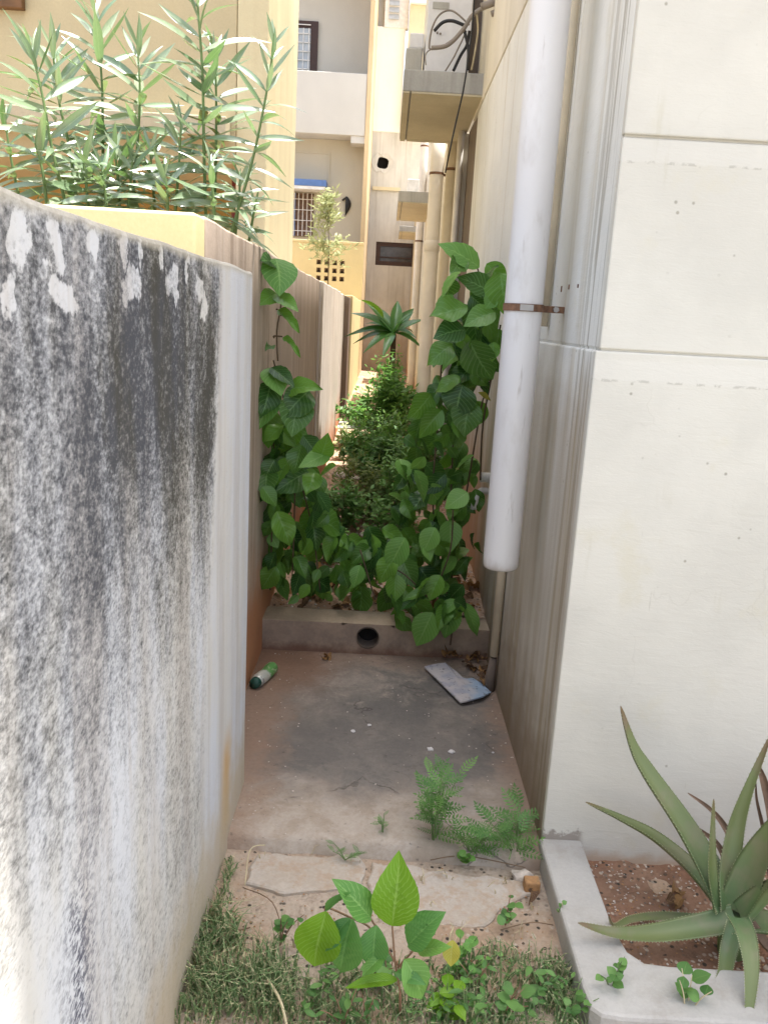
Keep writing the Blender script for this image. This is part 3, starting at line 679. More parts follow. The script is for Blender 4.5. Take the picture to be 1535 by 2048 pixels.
def bracket(parent, c, r, wall_x, mat='rust'):
    g = G(); n = 20
    for rr0, rr1 in ((r, r + 0.004),):
        ring = []
        vs_ = []; fs = []
        for i in range(n):
            a = 2 * math.pi * i / n
            for (q, zz) in ((rr0, -.011), (rr1, -.011), (rr1, .011), (rr0, .011)):
                vs_.append((c[0] + q * math.cos(a), c[1] + q * math.sin(a), c[2] + zz))
        for i in range(n):
            j = (i + 1) % n
            for q in range(4): fs.append((i * 4 + q, j * 4 + q, j * 4 + (q + 1) % 4, i * 4 + (q + 1) % 4))
        g.add(vs_, fs)
    g.box(c[0] + r * 0.6, wall_x, c[1] + r * 0.55, c[1] + r * 0.55 + 0.022, c[2] - 0.010, c[2] + 0.010)
    return g.build('bracket', M[mat], parent)
def pipe(label, x, y, r, z0, z1, mat, brackets=(), wall_x=0.5, lean=(0, 0), socket=(), name='drain_pipe'):
    o = thing(name, label, 'pipe', (x, y, z0))
    p0 = Vector((x, y, z0)); p1 = Vector((x + lean[0], y + lean[1], z1))
    ns = 10
    pts = [p0.lerp(p1, i / ns) for i in range(ns + 1)]
    G().tube(pts, r, 28).build('tube', M[mat], o, True)
    for zb in brackets:
        c = p0.lerp(p1, (zb - z0) / (z1 - z0)); bracket(o, c, r, wall_x)
    for zs in socket:
        c = p0.lerp(p1, (zs - z0) / (z1 - z0))
        G().tube([c - Vector((0, 0, .05)), c - Vector((0, 0, .045)), c + Vector((0, 0, .045)), c + Vector((0, 0, .05))], [r + .001, r + .006, r + .006, r + .001], 28).build('collar', M[mat], o, True)
    return o
# the big pipe: rounded lip at its open bottom
o = thing('drain_pipe', 'thick white plastic downpipe with rusty bracket ending above the alley floor', 'pipe', (0.415, 2.6, 0.72))
bp = [Vector((0.415, 2.6, z)) for z in (0.722, 0.724, 0.729, 0.738, 0.77, 1.0, 1.55, 2.1, 2.7, 3.39)]
G().tube(bp, [0.049, 0.0535, 0.0565, 0.0578, 0.058, 0.058, 0.058, 0.058, 0.058, 0.058], 40).build('tube', M['pvc'], o, True)
bracket(o, (0.415, 2.6, 1.552), 0.0585, 0.5475)
G().tube([(0.520, 2.652, 1.552), (0.520, 2.618, 1.552)], 0.009, 6).build('bolt', M['steel'], o)
G().box(0.395, 0.435, 2.534, 2.5372, 1.543, 1.561).build('band_clip', M['steel'], o)
# thin conduit behind it
o = thing('conduit_pipe', 'thin cream pipe on the wall behind the thick white downpipe', 'pipe', (0.527, 2.84, 0))
G().tube([(0.5275, 2.86, 1.50), (0.5275, 2.85, 2.3), (0.5275, 2.84, 2.90)], 0.016, 12).build('tube', M['pvc_tan'], o, True)
o = thing('conduit_pipe', 'thin broken pipe running down to the alley floor in the right corner', 'pipe', (0.517, 3.2, 0))
G().tube([(0.517, 3.20, 0.16), (0.517, 3.19, 0.6), (0.517, 3.17, 1.05), (0.517, 3.16, 1.43)], 0.018, 12).build('tube', M['pvc_tan'], o, True)
G().tube([(0.514, 3.205, 0.0), (0.510, 3.205, 0.06), (0.516, 3.20, 0.15)], [0.020, 0.021, 0.015], 12).build('tube', M['shaft'], o, True)
# tap elbow behind the pipe
o = thing('pipe_elbow', 'small white plastic elbow pipe sticking out behind the white downpipe', 'pipe', (0.5, 3.95, 0.72))
e0 = atY(985, 985, 3.9); e1 = atY(962, 982, 3.88); e2 = atY(950, 1000, 3.86); e3 = atY(946, 1018, 3.86)
G().tube(spline([(0.548, 3.92, e0.z), e0, e1, e2, e3], 5), 0.017, 12).build('elbow', M['white_plastic'], o, True)
f0 = atY(968, 955, 3.9)
G().tube([f0 - Vector((0.02, 0, 0)), f0 + Vector((0.16, 0.01, 0))], 0.024, 12).build('cap', M['white_plastic'], o, True)
# pipes of the houses beyond
pp = atY(868, 420, 8.4)
pipe('broad cream downpipe in the middle of the far pipe group', pp.x, 8.4, 0.066, 0.2, 3.3, 'pvc_far', (2.86,), 0.50, socket=(2.2,))
pp = atY(898, 420, 7.3)
pipe('tan downpipe with a black clamp beside the shaft', pp.x, 7.3, 0.050, 0.2, 3.2, 'pvc_tan', (2.72,), 0.50)
pp = atY(914, 420, 7.0)
pipe('slim cream downpipe closest to the dark shaft', pp.x - 0.02, 6.86, 0.024, 0.2, 2.93, 'pvc_far', (), 0.50)
pp = atY(838, 470, 13.4)
pipe('slim cream downpipe just right of the dark window', pp.x, 13.4, 0.058, 0.2, 4.6, 'pvc_far', (2.68, 4.05), 0.50)

# white box, fittings and cables over the first ledge
o = thing('equipment_box', 'white sheet metal box standing on the nearer concrete ledge', 'box', (0.33, 6.2, 3.07))
G().box(0.165, 0.470, 6.20, 6.75, 3.09, 3.72).build('casing', M['white_panel'], o, bevel=0.01)
G().box(0.20, 0.31, 6.192, 6.20, 3.545, 3.585).build('slot_cover', M['ledge'], o)
for px, py in ((874, 66), (880, 68)):
    p = atY(px, py, 6.2); G().tube([(p.x, 6.2, p.z), (p.x, 6.19, p.z)], .007, 8).build('bolt', M['grey_cable'], o)
G().box(0.472, 0.545, 6.3, 6.7, 3.072, 3.75).build('gap_shade_block', M['shaft'], o)  # dark block standing in for the shaded gap between box and wall
o = thing('cement_block', 'rough grey cement block on the left end of the nearer ledge', 'block', (0.09, 6.4, 3.07))
G().box(0.035, 0.150, 6.2, 6.6, 3.072, 3.30).build('lower_block', M['ledge'], o, bevel=0.01)
G().box(0.055, 0.155, 6.22, 6.55, 3.302, 3.40).build('upper_block', M['white_panel'], o, bevel=0.01)
def cable(pxs, Y, r, mat, label, n=8):
    o = G().tube(spline([atY(*((q[0], q[1]) + ((Y + (q[2] if len(q) > 2 else 0)),))) for q in pxs], n), r, 7).build('cable', M[mat], None, True)
    return tag(o, label, 'cable', 'cables hanging over the ledge')
cable([(950, -60), (946, 30), (938, 100), (926, 180), (910, 250), (897, 310), (890, 345, .25)], 5.75, .0055, 'black', 'long thin black cable dropping from above past the ledge edge')
cable([(938, 50), (905, 22), (880, 28), (864, 55), (858, 90), (862, 98), (885, 92), (915, 70), (936, 45)], 5.9, .006, 'grey_cable', 'looped grey cable in front of the white box')
cable([(868, 62), (885, 45), (905, 42), (930, 52)], 5.88, .011, 'black', 'short thick black cable arching over the white box')
cable([(906, 142), (920, 112), (933, 90), (938, 62)], 5.92, .010, 'black', 'thick black cable leaning from ledge to the bundle')
cable([(890, 142), (905, 118), (920, 88), (932, 62)], 5.94, .005, 'grey_cable', 'thin grey cable slanting across the white box')
cable([(928, 60), (936, 100), (934, 140)], 5.86, .010, 'black', 'black cable hanging straight down from the bundle')
cable([(851, 130), (850, 112), (856, 102), (868, 96)], 5.95, .004, 'grey_cable', 'thin curled wire end at left of the white box')
cable([(862, 96), (895, 90), (925, 60), (945, 30), (975, 12), (1002, 8)], 5.85, .014, 'grey_cable', 'thick taped grey cable bundle running to the wall')
cable([(952, 22), (955, 60), (948, 110), (942, 140)], 5.9, .006, 'straw', 'pale cable hanging beside the black ones')
o = thing('pipe_stub', 'two short grey pipe stubs sticking out of the upper wall', 'pipe', (0.54, 5.5, 3.3))
for (a, b, r) in (((962, 14), (1000, 2), .022), ((982, 28), (1000, 24), .018)):
    p = atY(*a, 5.5); q = atY(*b, 5.5); q.x = 0.56
    G().tube([p, p.lerp(q, .5), q], r, 10).build('stub', M['grey_cable'], o, True)

# ------------------------------------------------------------------ LEFT HOUSE 1
H1 = thing('house', 'tan painted house with ochre porch behind the oleanders', 'house', (-0.73, 5, 0))
G().box(-6.0, -0.90, 5.0, 5.14, 2.30, 6.8).build('front_wall', M['tan_wall'], H1, bevel=0.006)
G().box(-0.898, -0.725, 5.0, 6.42, -0.1, 6.8).build('pillar', M['pillar_yellow'], H1, bevel=0.008)
G().box(-6.0, -0.90, 6.1, 6.25, -0.1, 2.3).build('porch_wall', M['ochre'], H1)
G().box(-6.0, -0.90, 5.142, 6.42, 2.302, 2.45).build('porch_ceiling', M['tan_wall'], H1)
G().box(-6.0, -0.93, 4.86, 4.998, 2.42, 2.52).build('sunshade', M['soffit'], H1, bevel=0.006)
G().box(-6.0, -0.90, 5.9, 6.42, 2.46, 6.8).build('rear_wall', M['tan_wall'], H1)
dr = G().box(-0.985, -0.905, 5.35, 5.45, 0.0, 2.28).build('door_frame', M['red_wood'], H1, bevel=0.004)
wf = G().box(-2.75, -2.05, 4.95, 4.999, 3.02, 4.2).build('window_shutter', M['brown_wood'], H1, bevel=0.006)
G().box(-6.0, -1.20, 6.45, 10.5, -0.1, 6.0).build('rear_wing', M['tan_wall'], H1)

# ------------------------------------------------------------------ JALI WALL
YJ = 16.0
J = thing('garden_wall', 'yellow garden wall with a grid of small triangular holes', 'wall', (-1.2, YJ, 0))
a = atY(585, 490, YJ); b = atY(729, 490, YJ)
jz = 2.78
# panel area with holes: rows x cols
hx = [atY(px, 535, YJ).x for px in (637, 653, 669, 684)]; hz = [atY(660, py, YJ).z for py in (525, 541, 557)]
hs_ = 0.042
xe = [-3.0] + [v for q in hx for v in (q - hs_, q + hs_)] + [-0.492]
ze = [0.0] + [v for q in sorted(hz) for v in (q - hs_, q + hs_)] + [jz]
g = G()
for i in range(len(xe) - 1):
    for j in range(len(ze) - 1):
        if i % 2 == 1 and j % 2 == 1: continue
        g.box(xe[i], xe[i + 1], YJ, YJ + 0.12, ze[j], ze[j + 1])
me = g.mesh('wall_panel'); bm = bmesh.new(); bm.from_mesh(me); bmesh.ops.remove_doubles(bm, verts=bm.verts, dist=1e-4)
seen = {}
for f in list(bm.faces):
    key = tuple(sorted(v.index for v in f.verts)); seen.setdefault(key, []).append(f)
bmesh.ops.delete(bm, geom=[f for fl_ in seen.values() if len(fl_) > 1 for f in fl_], context='FACES_ONLY')
bm.to_mesh(me); bm.free()
link('wall_panel', me, M['yellow_bright'], J)
# each hole: recessed block that leaves a triangular opening
for q in hx:
    for r in hz:
        g = G()
        s = hs_
        for sgn in (-1, 1):
            g.add([(q + sgn * s, YJ + .02, r - s), (q + sgn * s, YJ + .02, r + s), (q + sgn * s * 0.05, YJ + .02, r + s), (q + sgn * s, YJ + .10, r - s), (q + sgn * s, YJ + .10, r + s), (q + sgn * s * .05, YJ + .10, r + s)],
                  [(0, 1, 2), (3, 5, 4), (0, 2, 5, 3), (0, 3, 4, 1), (1, 4, 5, 2)])
        g.box(q - s, q + s, YJ + .11, YJ + .118, r - s, r + s)
        g.build('vent_block', M['shaft'] if False else M['dark_wall'], J)
G().box(-3.0, -0.492, YJ - 0.01, YJ + 0.13, jz + 0.001, jz + 0.05).build('coping', M['yellow_bright'], J, bevel=0.006)

# ------------------------------------------------------------------ LEFT HOUSE 2
YH = 17.0
H2 = thing('house', 'cream house with solid balcony and blue window hood', 'house', (-0.5, YH, 0))
bl = atY(597, 140, YH); br_ = atY(735, 140, YH); bb = atY(600, 265, YH)
XH = br_.x
G().box(-6, XH, YH, YH + .15, bb.z, bl.z).build('balcony_parapet', M['house_cream'], H2, bevel=0.01)
G().box(-6, XH, YH + .152, YH + 1.6, bb.z, bb.z + .15).build('balcony_floor', M['house_cream'], H2)
G().box(atY(702, 262, YH).x, XH, YH + .02, YH + .4, bb.z - .13, bb.z - .002).build('beam', M['house_cream'], H2)
G().box(-6, XH - 0.01, YH + 1.2, YH + 1.4, bb.z + .16, 9.5).build('upper_wall', M['house_cream'], H2)
G().box(-6, XH - .01, YH + .5, YH + .7, -0.1, bb.z - .002).build('lower_wall', M['house_tan'], H2)
G().box(XH + .002, XH + .09, YH - .02, YH + 2.5, 0, 9.5).build('corner_strip', M['orange_edge'], H2, bevel=0.006)
G().box(-6, XH - .01, YH + .3, YH + 1.6, 8.2, 8.4).build('upper_slab', M['house_tan'], H2)
yw_ = YH + 1.2
p = atY(637, 45, yw_); q = atY(637, 142, yw_); pl = atY(560, 45, yw_)
win = G().box(pl.x, p.x, yw_ - .06, yw_ - .002, q.z - .2, p.z).build('window', M['dark_frame'], H2)
pi_ = atY(622, 60, yw_)
G().box(pl.x, pi_.x, yw_ - .075, yw_ - .062, q.z - .2, pi_.z).build('pane', M['louvre'], win)
g = G()
for i in range(6):
    xx = pi_.x - .03 - i * .11; g.box(xx - .008, xx + .008, yw_ - .10, yw_ - .085, q.z - .2, pi_.z)
for i in range(6):
    zz = q.z + i * .16; g.box(pl.x, pi_.x, yw_ - .10, yw_ - .084, zz - .008, zz + .008)
g.build('grille', M['white_iron'], win)
yw_ = YH + .5
p = atY(628, 388, yw_); q = atY(628, 474, yw_); pl = atY(560, 388, yw_)
win = G().box(pl.x, p.x, yw_ - .03, yw_ - .002, q.z, p.z).build('window', M['curtain'], H2)
g = G()
for i in range(7):
    xx = p.x - .04 - i * .085; g.box(xx - .006, xx + .006, yw_ - .07, yw_ - .055, q.z, p.z)
for i in range(5):
    zz = q.z + .1 + i * .2; g.box(pl.x, p.x, yw_ - .071, yw_ - .056, zz - .006, zz + .006)
g.build('grille', M['white_iron'], win)
s_ = atY(592, 388, yw_); G().box(s_.x - .05, s_.x, yw_ - .05, yw_ - .032, q.z, p.z).build('frame', M['blue'], win)
p = atY(652, 372, yw_ - .4)
hd = G().box(-3, p.x, yw_ - .45, yw_ - .002, p.z - .02, p.z + .10).build('window_hood', M['blue'], H2, bevel=0.006)
G().box(-3, p.x - .01, yw_ - .44, yw_ - .01, p.z - .08, p.z - .022).build('hood_lip', M['white_iron'], H2)
# raised moulding line round the wall panel
p = atY(660, 307, yw_); q = atY(660, 380, yw_)
G().box(-3, p.x, yw_ - .02, yw_ - .002, p.z - .015, p.z + .015).box(p.x - .03, p.x, yw_ - .021, yw_ - .003, q.z, p.z - .016).build('moulding', M['house_tan'], H2)
p = atY(692, 412, yw_ - .1)
lp = thing('wall_lamp', 'small black half round lamp on the cream house wall', 'lamp', p)
g = G(); vs_ = []; fs = []; n = 14
for j in range(7):
    t = j / 6
    for i in range(n):
        aa = math.pi * i / (n - 1) - math.pi / 2
        rr = .13 * math.sin(math.pi * (0.08 + .92 * t) ** 0.8) + .01
        vs_.append((p.x + rr * math.cos(aa) * .8 - .02, p.y + .08 - rr * abs(math.sin(aa)) * .3, p.z + .17 - .34 * t + .02 * math.sin(aa)))
for j in range(6):
    for i in range(n - 1): fs.append((j * n + i, j * n + i + 1, (j + 1) * n + i + 1, (j + 1) * n + i))
g.add(vs_, fs); g.build('shade', M['black'], lp, True)
G().tube([(p.x - .08, p.y + .10, p.z + .12), (p.x - .02, p.y + .02, p.z + .15)], .02, 8).build('arm', M['black'], lp)

# ------------------------------------------------------------------ END BUILDING
YE = 19.2
E = thing('building', 'stained building closing the end of the alley with vent hole and window', 'building', (0, YE, 0))
z_sp = atY(765, 264, YE).z; xh = atY(765, 326, YE)
# lower wall split round the vent hole and the window
wl = atY(752, 483, YE); wr = atY(828, 534, YE)
hr = .14
def wall_with_holes(x0, x1, z0, z1, holes):
    xs_ = sorted({x0, x1, *[v for h_ in holes for v in (h_[0], h_[1])]}); zs_ = sorted({z0, z1, *[v for h_ in holes for v in (h_[2], h_[3])]})
    g = G()
    for i in range(len(xs_) - 1):
        for j in range(len(zs_) - 1):
            cx_, cz_ = (xs_[i] + xs_[i + 1]) / 2, (zs_[j] + zs_[j + 1]) / 2
            if any(h_[0] < cx_ < h_[1] and h_[2] < cz_ < h_[3] for h_ in holes): continue
            g.add([(xs_[i], YE, zs_[j]), (xs_[i + 1], YE, zs_[j]), (xs_[i + 1], YE, zs_[j + 1]), (xs_[i], YE, zs_[j + 1])], [(0, 1, 2, 3)])
    for (a0, a1, b0, b1) in holes:
        g.add([(a0, YE, b0), (a1, YE, b0), (a1, YE, b1), (a0, YE, b1), (a0, YE + .2, b0), (a1, YE + .2, b0), (a1, YE + .2, b1), (a0, YE + .2, b1)],
              [(0, 4, 5, 1), (1, 5, 6, 2), (2, 6, 7, 3), (3, 7, 4, 0), (4, 7, 6, 5)])
    return g
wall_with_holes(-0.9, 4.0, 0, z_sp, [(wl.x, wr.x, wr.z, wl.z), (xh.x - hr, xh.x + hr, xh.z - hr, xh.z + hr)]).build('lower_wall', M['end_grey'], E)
# ragged round collar in the hole
g = G(); n = 18; vs_ = []; fs = []
for i in range(n):
    aa = 2 * math.pi * i / n; rj = .125 + .012 * math.sin(1.3 * i) 
    vs_ += [(xh.x + rj * math.cos(aa), YE + .005, xh.z + rj * math.sin(aa)), (xh.x + .24 * math.cos(aa), YE - .012, xh.z + .20 * math.sin(aa) * (1 + .2 * math.sin(2.3 * i)))]
for i in range(n):
    j = (i + 1) % n; fs.append((2 * i, 2 * i + 1, 2 * j + 1, 2 * j))
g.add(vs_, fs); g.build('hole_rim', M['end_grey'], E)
G().box(xh.x - hr, xh.x + hr, YE + .19, YE + .198, xh.z - hr, xh.z + hr).build('vent_hole', M['void'], E)
p = atY(745, 377, YE); q = atY(800, 383, YE)
G().box(p.x, q.x, YE - .05, YE - .003, q.z, q.z + .07).build('drip_ledge', M['end_yellow'], E)
wn_ = G().box(wl.x, wr.x, YE + .02, YE + .06, wr.z, wr.z + .09).box(wl.x, wr.x, YE + .02, YE + .06, wl.z - .09, wl.z).box(wl.x, wl.x + .10, YE + .021, YE + .06, wr.z + .091, wl.z - .091).box(wr.x - .08, wr.x, YE + .021, YE + .06, wr.z + .091, wl.z - .091).build('window', M['dark_frame'], E)
G().box(wl.x + .1, wr.x - .08, YE + .045, YE + .055, wr.z + .09, wl.z - .09).build('pane', M['glass'], wn_)
G().box(wl.x + .101, wr.x - .081, YE + .03, YE + .044, wr.z + .16, wr.z + .19).build('rail', M['dark_frame'], wn_)
# upper storeys
xa = atY(740, 100, YE).x; xb = atY(806, 150, YE).x; zt = atY(770, 54, YE).z
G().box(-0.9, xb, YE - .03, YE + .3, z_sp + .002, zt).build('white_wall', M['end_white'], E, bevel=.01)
G().box(-0.9, xb, YE + .12, YE + .3, zt + .002, 12).build('upper_wall', M['house_cream'], E)
p0 = atY(768, 45, YE); p1 = atY(800, 0, YE)
wn_ = G().box(p0.x, xb + .05, YE - .05, YE + .118, zt - .02, 12).build('window', M['white_iron'], E, bevel=.01)
lv0 = atY(777, 40, YE); lv1 = atY(797, 40, YE)
for i in range(12):
    zz = lv0.z + i * .13
    G().add([(lv0.x, YE - .09, zz), (lv1.x, YE - .09, zz), (lv1.x, YE - .052, zz + .10), (lv0.x, YE - .052, zz + .10), (lv0.x, YE - .085, zz - .01), (lv1.x, YE - .085, zz - .01)], [(0, 1, 2, 3), (4, 5, 1, 0)]).build('slat', M['louvre'], wn_)
G().box(xb + .06, 4.0, YE - .25, YE + .3, z_sp + .002, atY(830, 18, YE).z).build('yellow_wall', M['end_yellow'], E, bevel=.01)
zz = atY(830, 18, YE).z
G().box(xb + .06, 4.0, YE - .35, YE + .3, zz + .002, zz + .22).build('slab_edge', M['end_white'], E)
G().box(xb + .06, 4.0, YE - .20, YE + .3, zz + .224, 12).build('top_wall', M['brown_wood'], E)
# meter box and bits above the second ledge
p0 = atY(813, 388, 12.6); p1 = atY(838, 360, 12.6)
o = thing('meter_box', 'small white meter box above the mossy ledge', 'box', (p0.x, 12.6, p0.z))
G().box(p0.x, p1.x, 12.55, 12.75, 3.075, p1.z).build('casing', M['white_iron'], o, bevel=.008)
for i in range(2):
    G().box(p0.x + .04 + i * .07, p0.x + .08 + i * .07, 12.543, 12.549, 3.16, 3.18).build('slot', M['grey_cable'], o)

# ------------------------------------------------------------------ PLANTS
def leafmesh(name, mat, wid=0.42, prof=0.75, tip=0.0, fold=0.18, droop=0.25, pleat=0.012, nv=8, nl=14, nw=4, wave=0.0, stalk=0.0, seed=0):
    """unit leaf along +Y, normal +Z, with folded midrib, pleated side veins, droop"""
    v = []; f = []; uv = []
    if stalk: pass
    for j in range(nl + 1):
        t = j / nl
        ww = wid * (math.sin(math.pi * min(1, t ** prof)) ** 0.85 if 0 < t < 1 else 0.0)
        if tip: ww *= (1 - tip * max(0, (t - 0.72) / 0.28)) if t > 0.72 else 1
        ww = max(ww, 0.004)
        for i in range(-nw, nw + 1):
            a = i / nw
            x = a * ww
            y = t + 0.10 * abs(a) * ww * 0  
            z = fold * abs(x) - droop * t * t
            z += pleat * math.sin(2 * math.pi * nv * (t - 0.31 * abs(a))) * (1 - abs(a) * .4) * math.sin(math.pi * t)
            z += wave * math.sin(9 * t + seed) * a
            v.append((x + 0.03 * math.sin(3 * t + seed) * t, y, z)); uv.append((0.5 + a * 0.5, t))
    R = 2 * nw + 1
    for j in range(nl):
        for i in range(2 * nw): f.append((j * R + i, j * R + i + 1, (j + 1) * R + i + 1, (j + 1) * R + i))
    me = bpy.data.meshes.new(name); me.from_pydata(v, [], f)
    l = me.uv_layers.new(name='UVMap')
    for p in me.polygons:
        p.use_smooth = True
        for li in p.loop_indices: l.data[li].uv = uv[me.loops[li].vertex_index]
    me.materials.append(mat); return me
def orient(p, d, nrm, L, W=None):
    d = Vector(d).normalized(); nrm = Vector(nrm)
    x = d.cross(nrm)
    if x.length < 1e-4: x = d.orthogonal()
    x.normalize(); z = x.cross(d)
    Wd = L if W is None else W
    return Matrix(((x.x * Wd, d.x * L, z.x * L, p[0]), (x.y * Wd, d.y * L, z.y * L, p[1]), (x.z * Wd, d.z * L, z.z * L, p[2]), (0, 0, 0, 1)))
def leaf(parent, me, p, d, nrm, L, W=None, name='leaf'):
    o = bpy.data.objects.new(name, me); C.objects.link(o); o.parent = parent
    o.matrix_basis = Matrix.Translation(-Vector(parent.location)) @ orient(p, d, nrm, L, W)
    return o
def rv(s): return Vector((random.uniform(-s, s), random.uniform(-s, s), random.uniform(-s, s)))
CAM = Vector((0, 0, CAMZ))
def jitter_choice(lst): return lst[random.randrange(len(lst))]

VINE = [leafmesh('vine_leaf', M['leaf'], .36, .80, .2, .22, .25, .030, 9, seed=1), leafmesh('vine_leaf', M['leaf'], .40, .78, .2, .14, .42, .030, 9, wave=.05, seed=2), leafmesh('vine_leaf', M['leaf'], .33, .85, .2, .34, .15, .026, 10, wave=.06, seed=3), leafmesh('vine_leaf', M['leaf'], .37, .82, .1, .45, .55, .028, 9, wave=.04, seed=6)]
VINEB = [leafmesh('bright_leaf', M['leaf_bright'], .38, .80, .2, .18, .30, .032, 8, seed=4), leafmesh('bright_leaf', M['leaf_bright'], .34, .82, .3, .26, .40, .030, 8, wave=.03, seed=5)]
SAPL = {k_: leafmesh('sapling_leaf', M[k_], .33, .90, .2, .26, .34, .026, 11, nl=26, nw=5, wave=.02, seed=i * 2.3) for i, k_ in enumerate(('leaf_lime', 'leaf_mid', 'leaf_bright', 'leaf_yellow'))}
ROUND = leafmesh('round_weed_leaf', M['weed'], .45, .8, .0, .1, .15, .0, 0, 6, 2)
NARROW = leafmesh('narrow_weed_leaf', M['weed'], .2, .9, .0, .2, .3, .0, 0, 6, 2)
ROUNDB = leafmesh('round_bush_leaf', M['leaf_bright'], .48, .85, .0, .1, .15, .0, 0, 6, 2)

def inside(poly, x, y):
    c = False; n = len(poly); j = n - 1
    for i in range(n):
        xi, yi = poly[i]; xj, yj = poly[j]
        if ((yi > y) != (yj > y)) and x < (xj - xi) * (y - yi) / (yj - yi) + xi: c = not c
        j = i
    return c
def clampw(p, lo=-0.465, hi=0.525):
    p.x = min(max(p.x, lo + random.uniform(0, .03)), hi - random.uniform(0, .03)); return p
def fill(parent, poly, n, Y0, Y1, L0, L1, meshes, facing=0.7, down=0.8, zmin=0.14, hi=0.525, lo=-0.465, twig=None, mind=0.0):
    xs_ = [p[0] for p in poly]; ys_ = [p[1] for p in poly]; k_ = 0; tries = 0; placed = []
    while k_ < n and tries < n * 60:
        tries += 1
        px = random.uniform(min(xs_), max(xs_)); py = random.uniform(min(ys_), max(ys_))
        if not inside(poly, px, py): continue
        p = clampw(atY(px, py, random.uniform(Y0, Y1)), lo, hi)
        if p.z < zmin: continue
        if any((p - q).length < mind for q in placed): continue
        placed.append(p.copy())
        toc = (CAM - p).normalized()
        d = Vector((random.uniform(-1, 1), random.uniform(-.9, .35), -down + random.uniform(-.45, .55))).normalized()
        nr = toc * facing + Vector((0, 0, 0.7)) + rv(0.85)
        L = random.uniform(L0 * .7, L1 * 1.08)
        leaf(parent, jitter_choice(meshes), p - d * L * .5, d, nr, L, L * random.uniform(.85, 1.1)); k_ += 1
        if twig is not None and random.random() < .4:
            q = p - d * L * .5
            twig.tube([q, q + Vector((random.uniform(-.03, .03), .03, -.05)), q + Vector((random.uniform(-.05, .05), .06, -.12))], [.002, .0022, .0025], 5)
def hero(parent, me, bpx, tpx, Yb, Yt, nrm=None, wf=1.0):
    b_ = atY(*bpx, Yb); t_ = atY(*tpx, Yt); d = t_ - b_; L = d.length
    n_ = nrm if nrm is not None else (CAM - b_).normalized() * .8 + Vector((0, 0, .6))
    return leaf(parent, me, b_, d, n_, L, L * wf)

# --- right vine
RV = thing('climbing_shrub', 'tall broad leaved climber reaching up behind the white downpipe', 'shrub', (0.38, 3.9, 0.15))
st = G()
for pts in ([(905, 1200), (900, 1050), (905, 900), (915, 760), (940, 640), (960, 560), (930, 490)], [(880, 1180), (865, 1000), (875, 850), (885, 700), (900, 620)], [(960, 960), (965, 850), (985, 740), (1000, 650)], [(930, 1000), (950, 880), (965, 800), (990, 740)]):
    st.tube(spline([clampw(atY(*q, 3.85 - .1 * (i % 2))) for i, q in enumerate(pts)], 4), .004, 6)
tw = st
fill(RV, [(895, 520), (1000, 540), (1010, 640), (990, 690), (900, 690), (865, 640)], 22, 3.4, 3.8, .12, .20, VINE + VINEB[:1], mind=.06)
fill(RV, [(860, 640), (1000, 640), (985, 760), (880, 770), (850, 700)], 19, 3.4, 3.9, .12, .20, VINE, mind=.06)
fill(RV, [(845, 760), (975, 740), (970, 830), (900, 900), (830, 880)], 27, 3.5, 4.0, .10, .17, VINE, mind=.05)
fill(RV, [(815, 860), (910, 850), (975, 900), (950, 960), (880, 1010), (800, 960)], 36, 3.5, 4.1, .08, .14, VINE + VINEB[:1], mind=.04)
fill(RV, [(795, 950), (880, 960), (890, 1060), (800, 1060)], 40, 3.6, 4.1, .08, .13, VINE + VINE + VINEB, mind=.03)
fill(RV, [(890, 960), (965, 980), (970, 1130), (900, 1130)], 14, 3.7, 4.1, .08, .13, VINE)
hero(RV, VINEB[0], (958, 535), (890, 478), 3.45, 3.4, wf=.75); hero(RV, VINE[0], (985, 590), (925, 545), 3.45, 3.4)
hero(RV, VINE[1], (1000, 545), (1012, 620), 3.3, 3.25, wf=1.2); hero(RV, VINEB[0], (990, 590), (968, 615), 3.3, 3.3, wf=1.4)
hero(RV, VINE[2], (935, 615), (860, 625), 3.4, 3.35, wf=1.1); hero(RV, VINE[0], (990, 625), (930, 640), 3.35, 3.3, wf=1.1)
hero(RV, VINE[0], (930, 660), (870, 665), 3.4, 3.35, wf=1.3); hero(RV, VINE[1], (905, 690), (855, 715), 3.45, 3.4, wf=1.1)
hero(RV, VINE[1], (925, 770), (905, 830), 3.5, 3.45, wf=1.4); hero(RV, VINE[0], (940, 800), (925, 870), 3.5, 3.45, wf=1.2)
hero(RV, SAPL['leaf_yellow'], (955, 785), (985, 797), 3.6, 3.6, wf=.6)
st.build('stem', M['stem_brown'], RV, True)
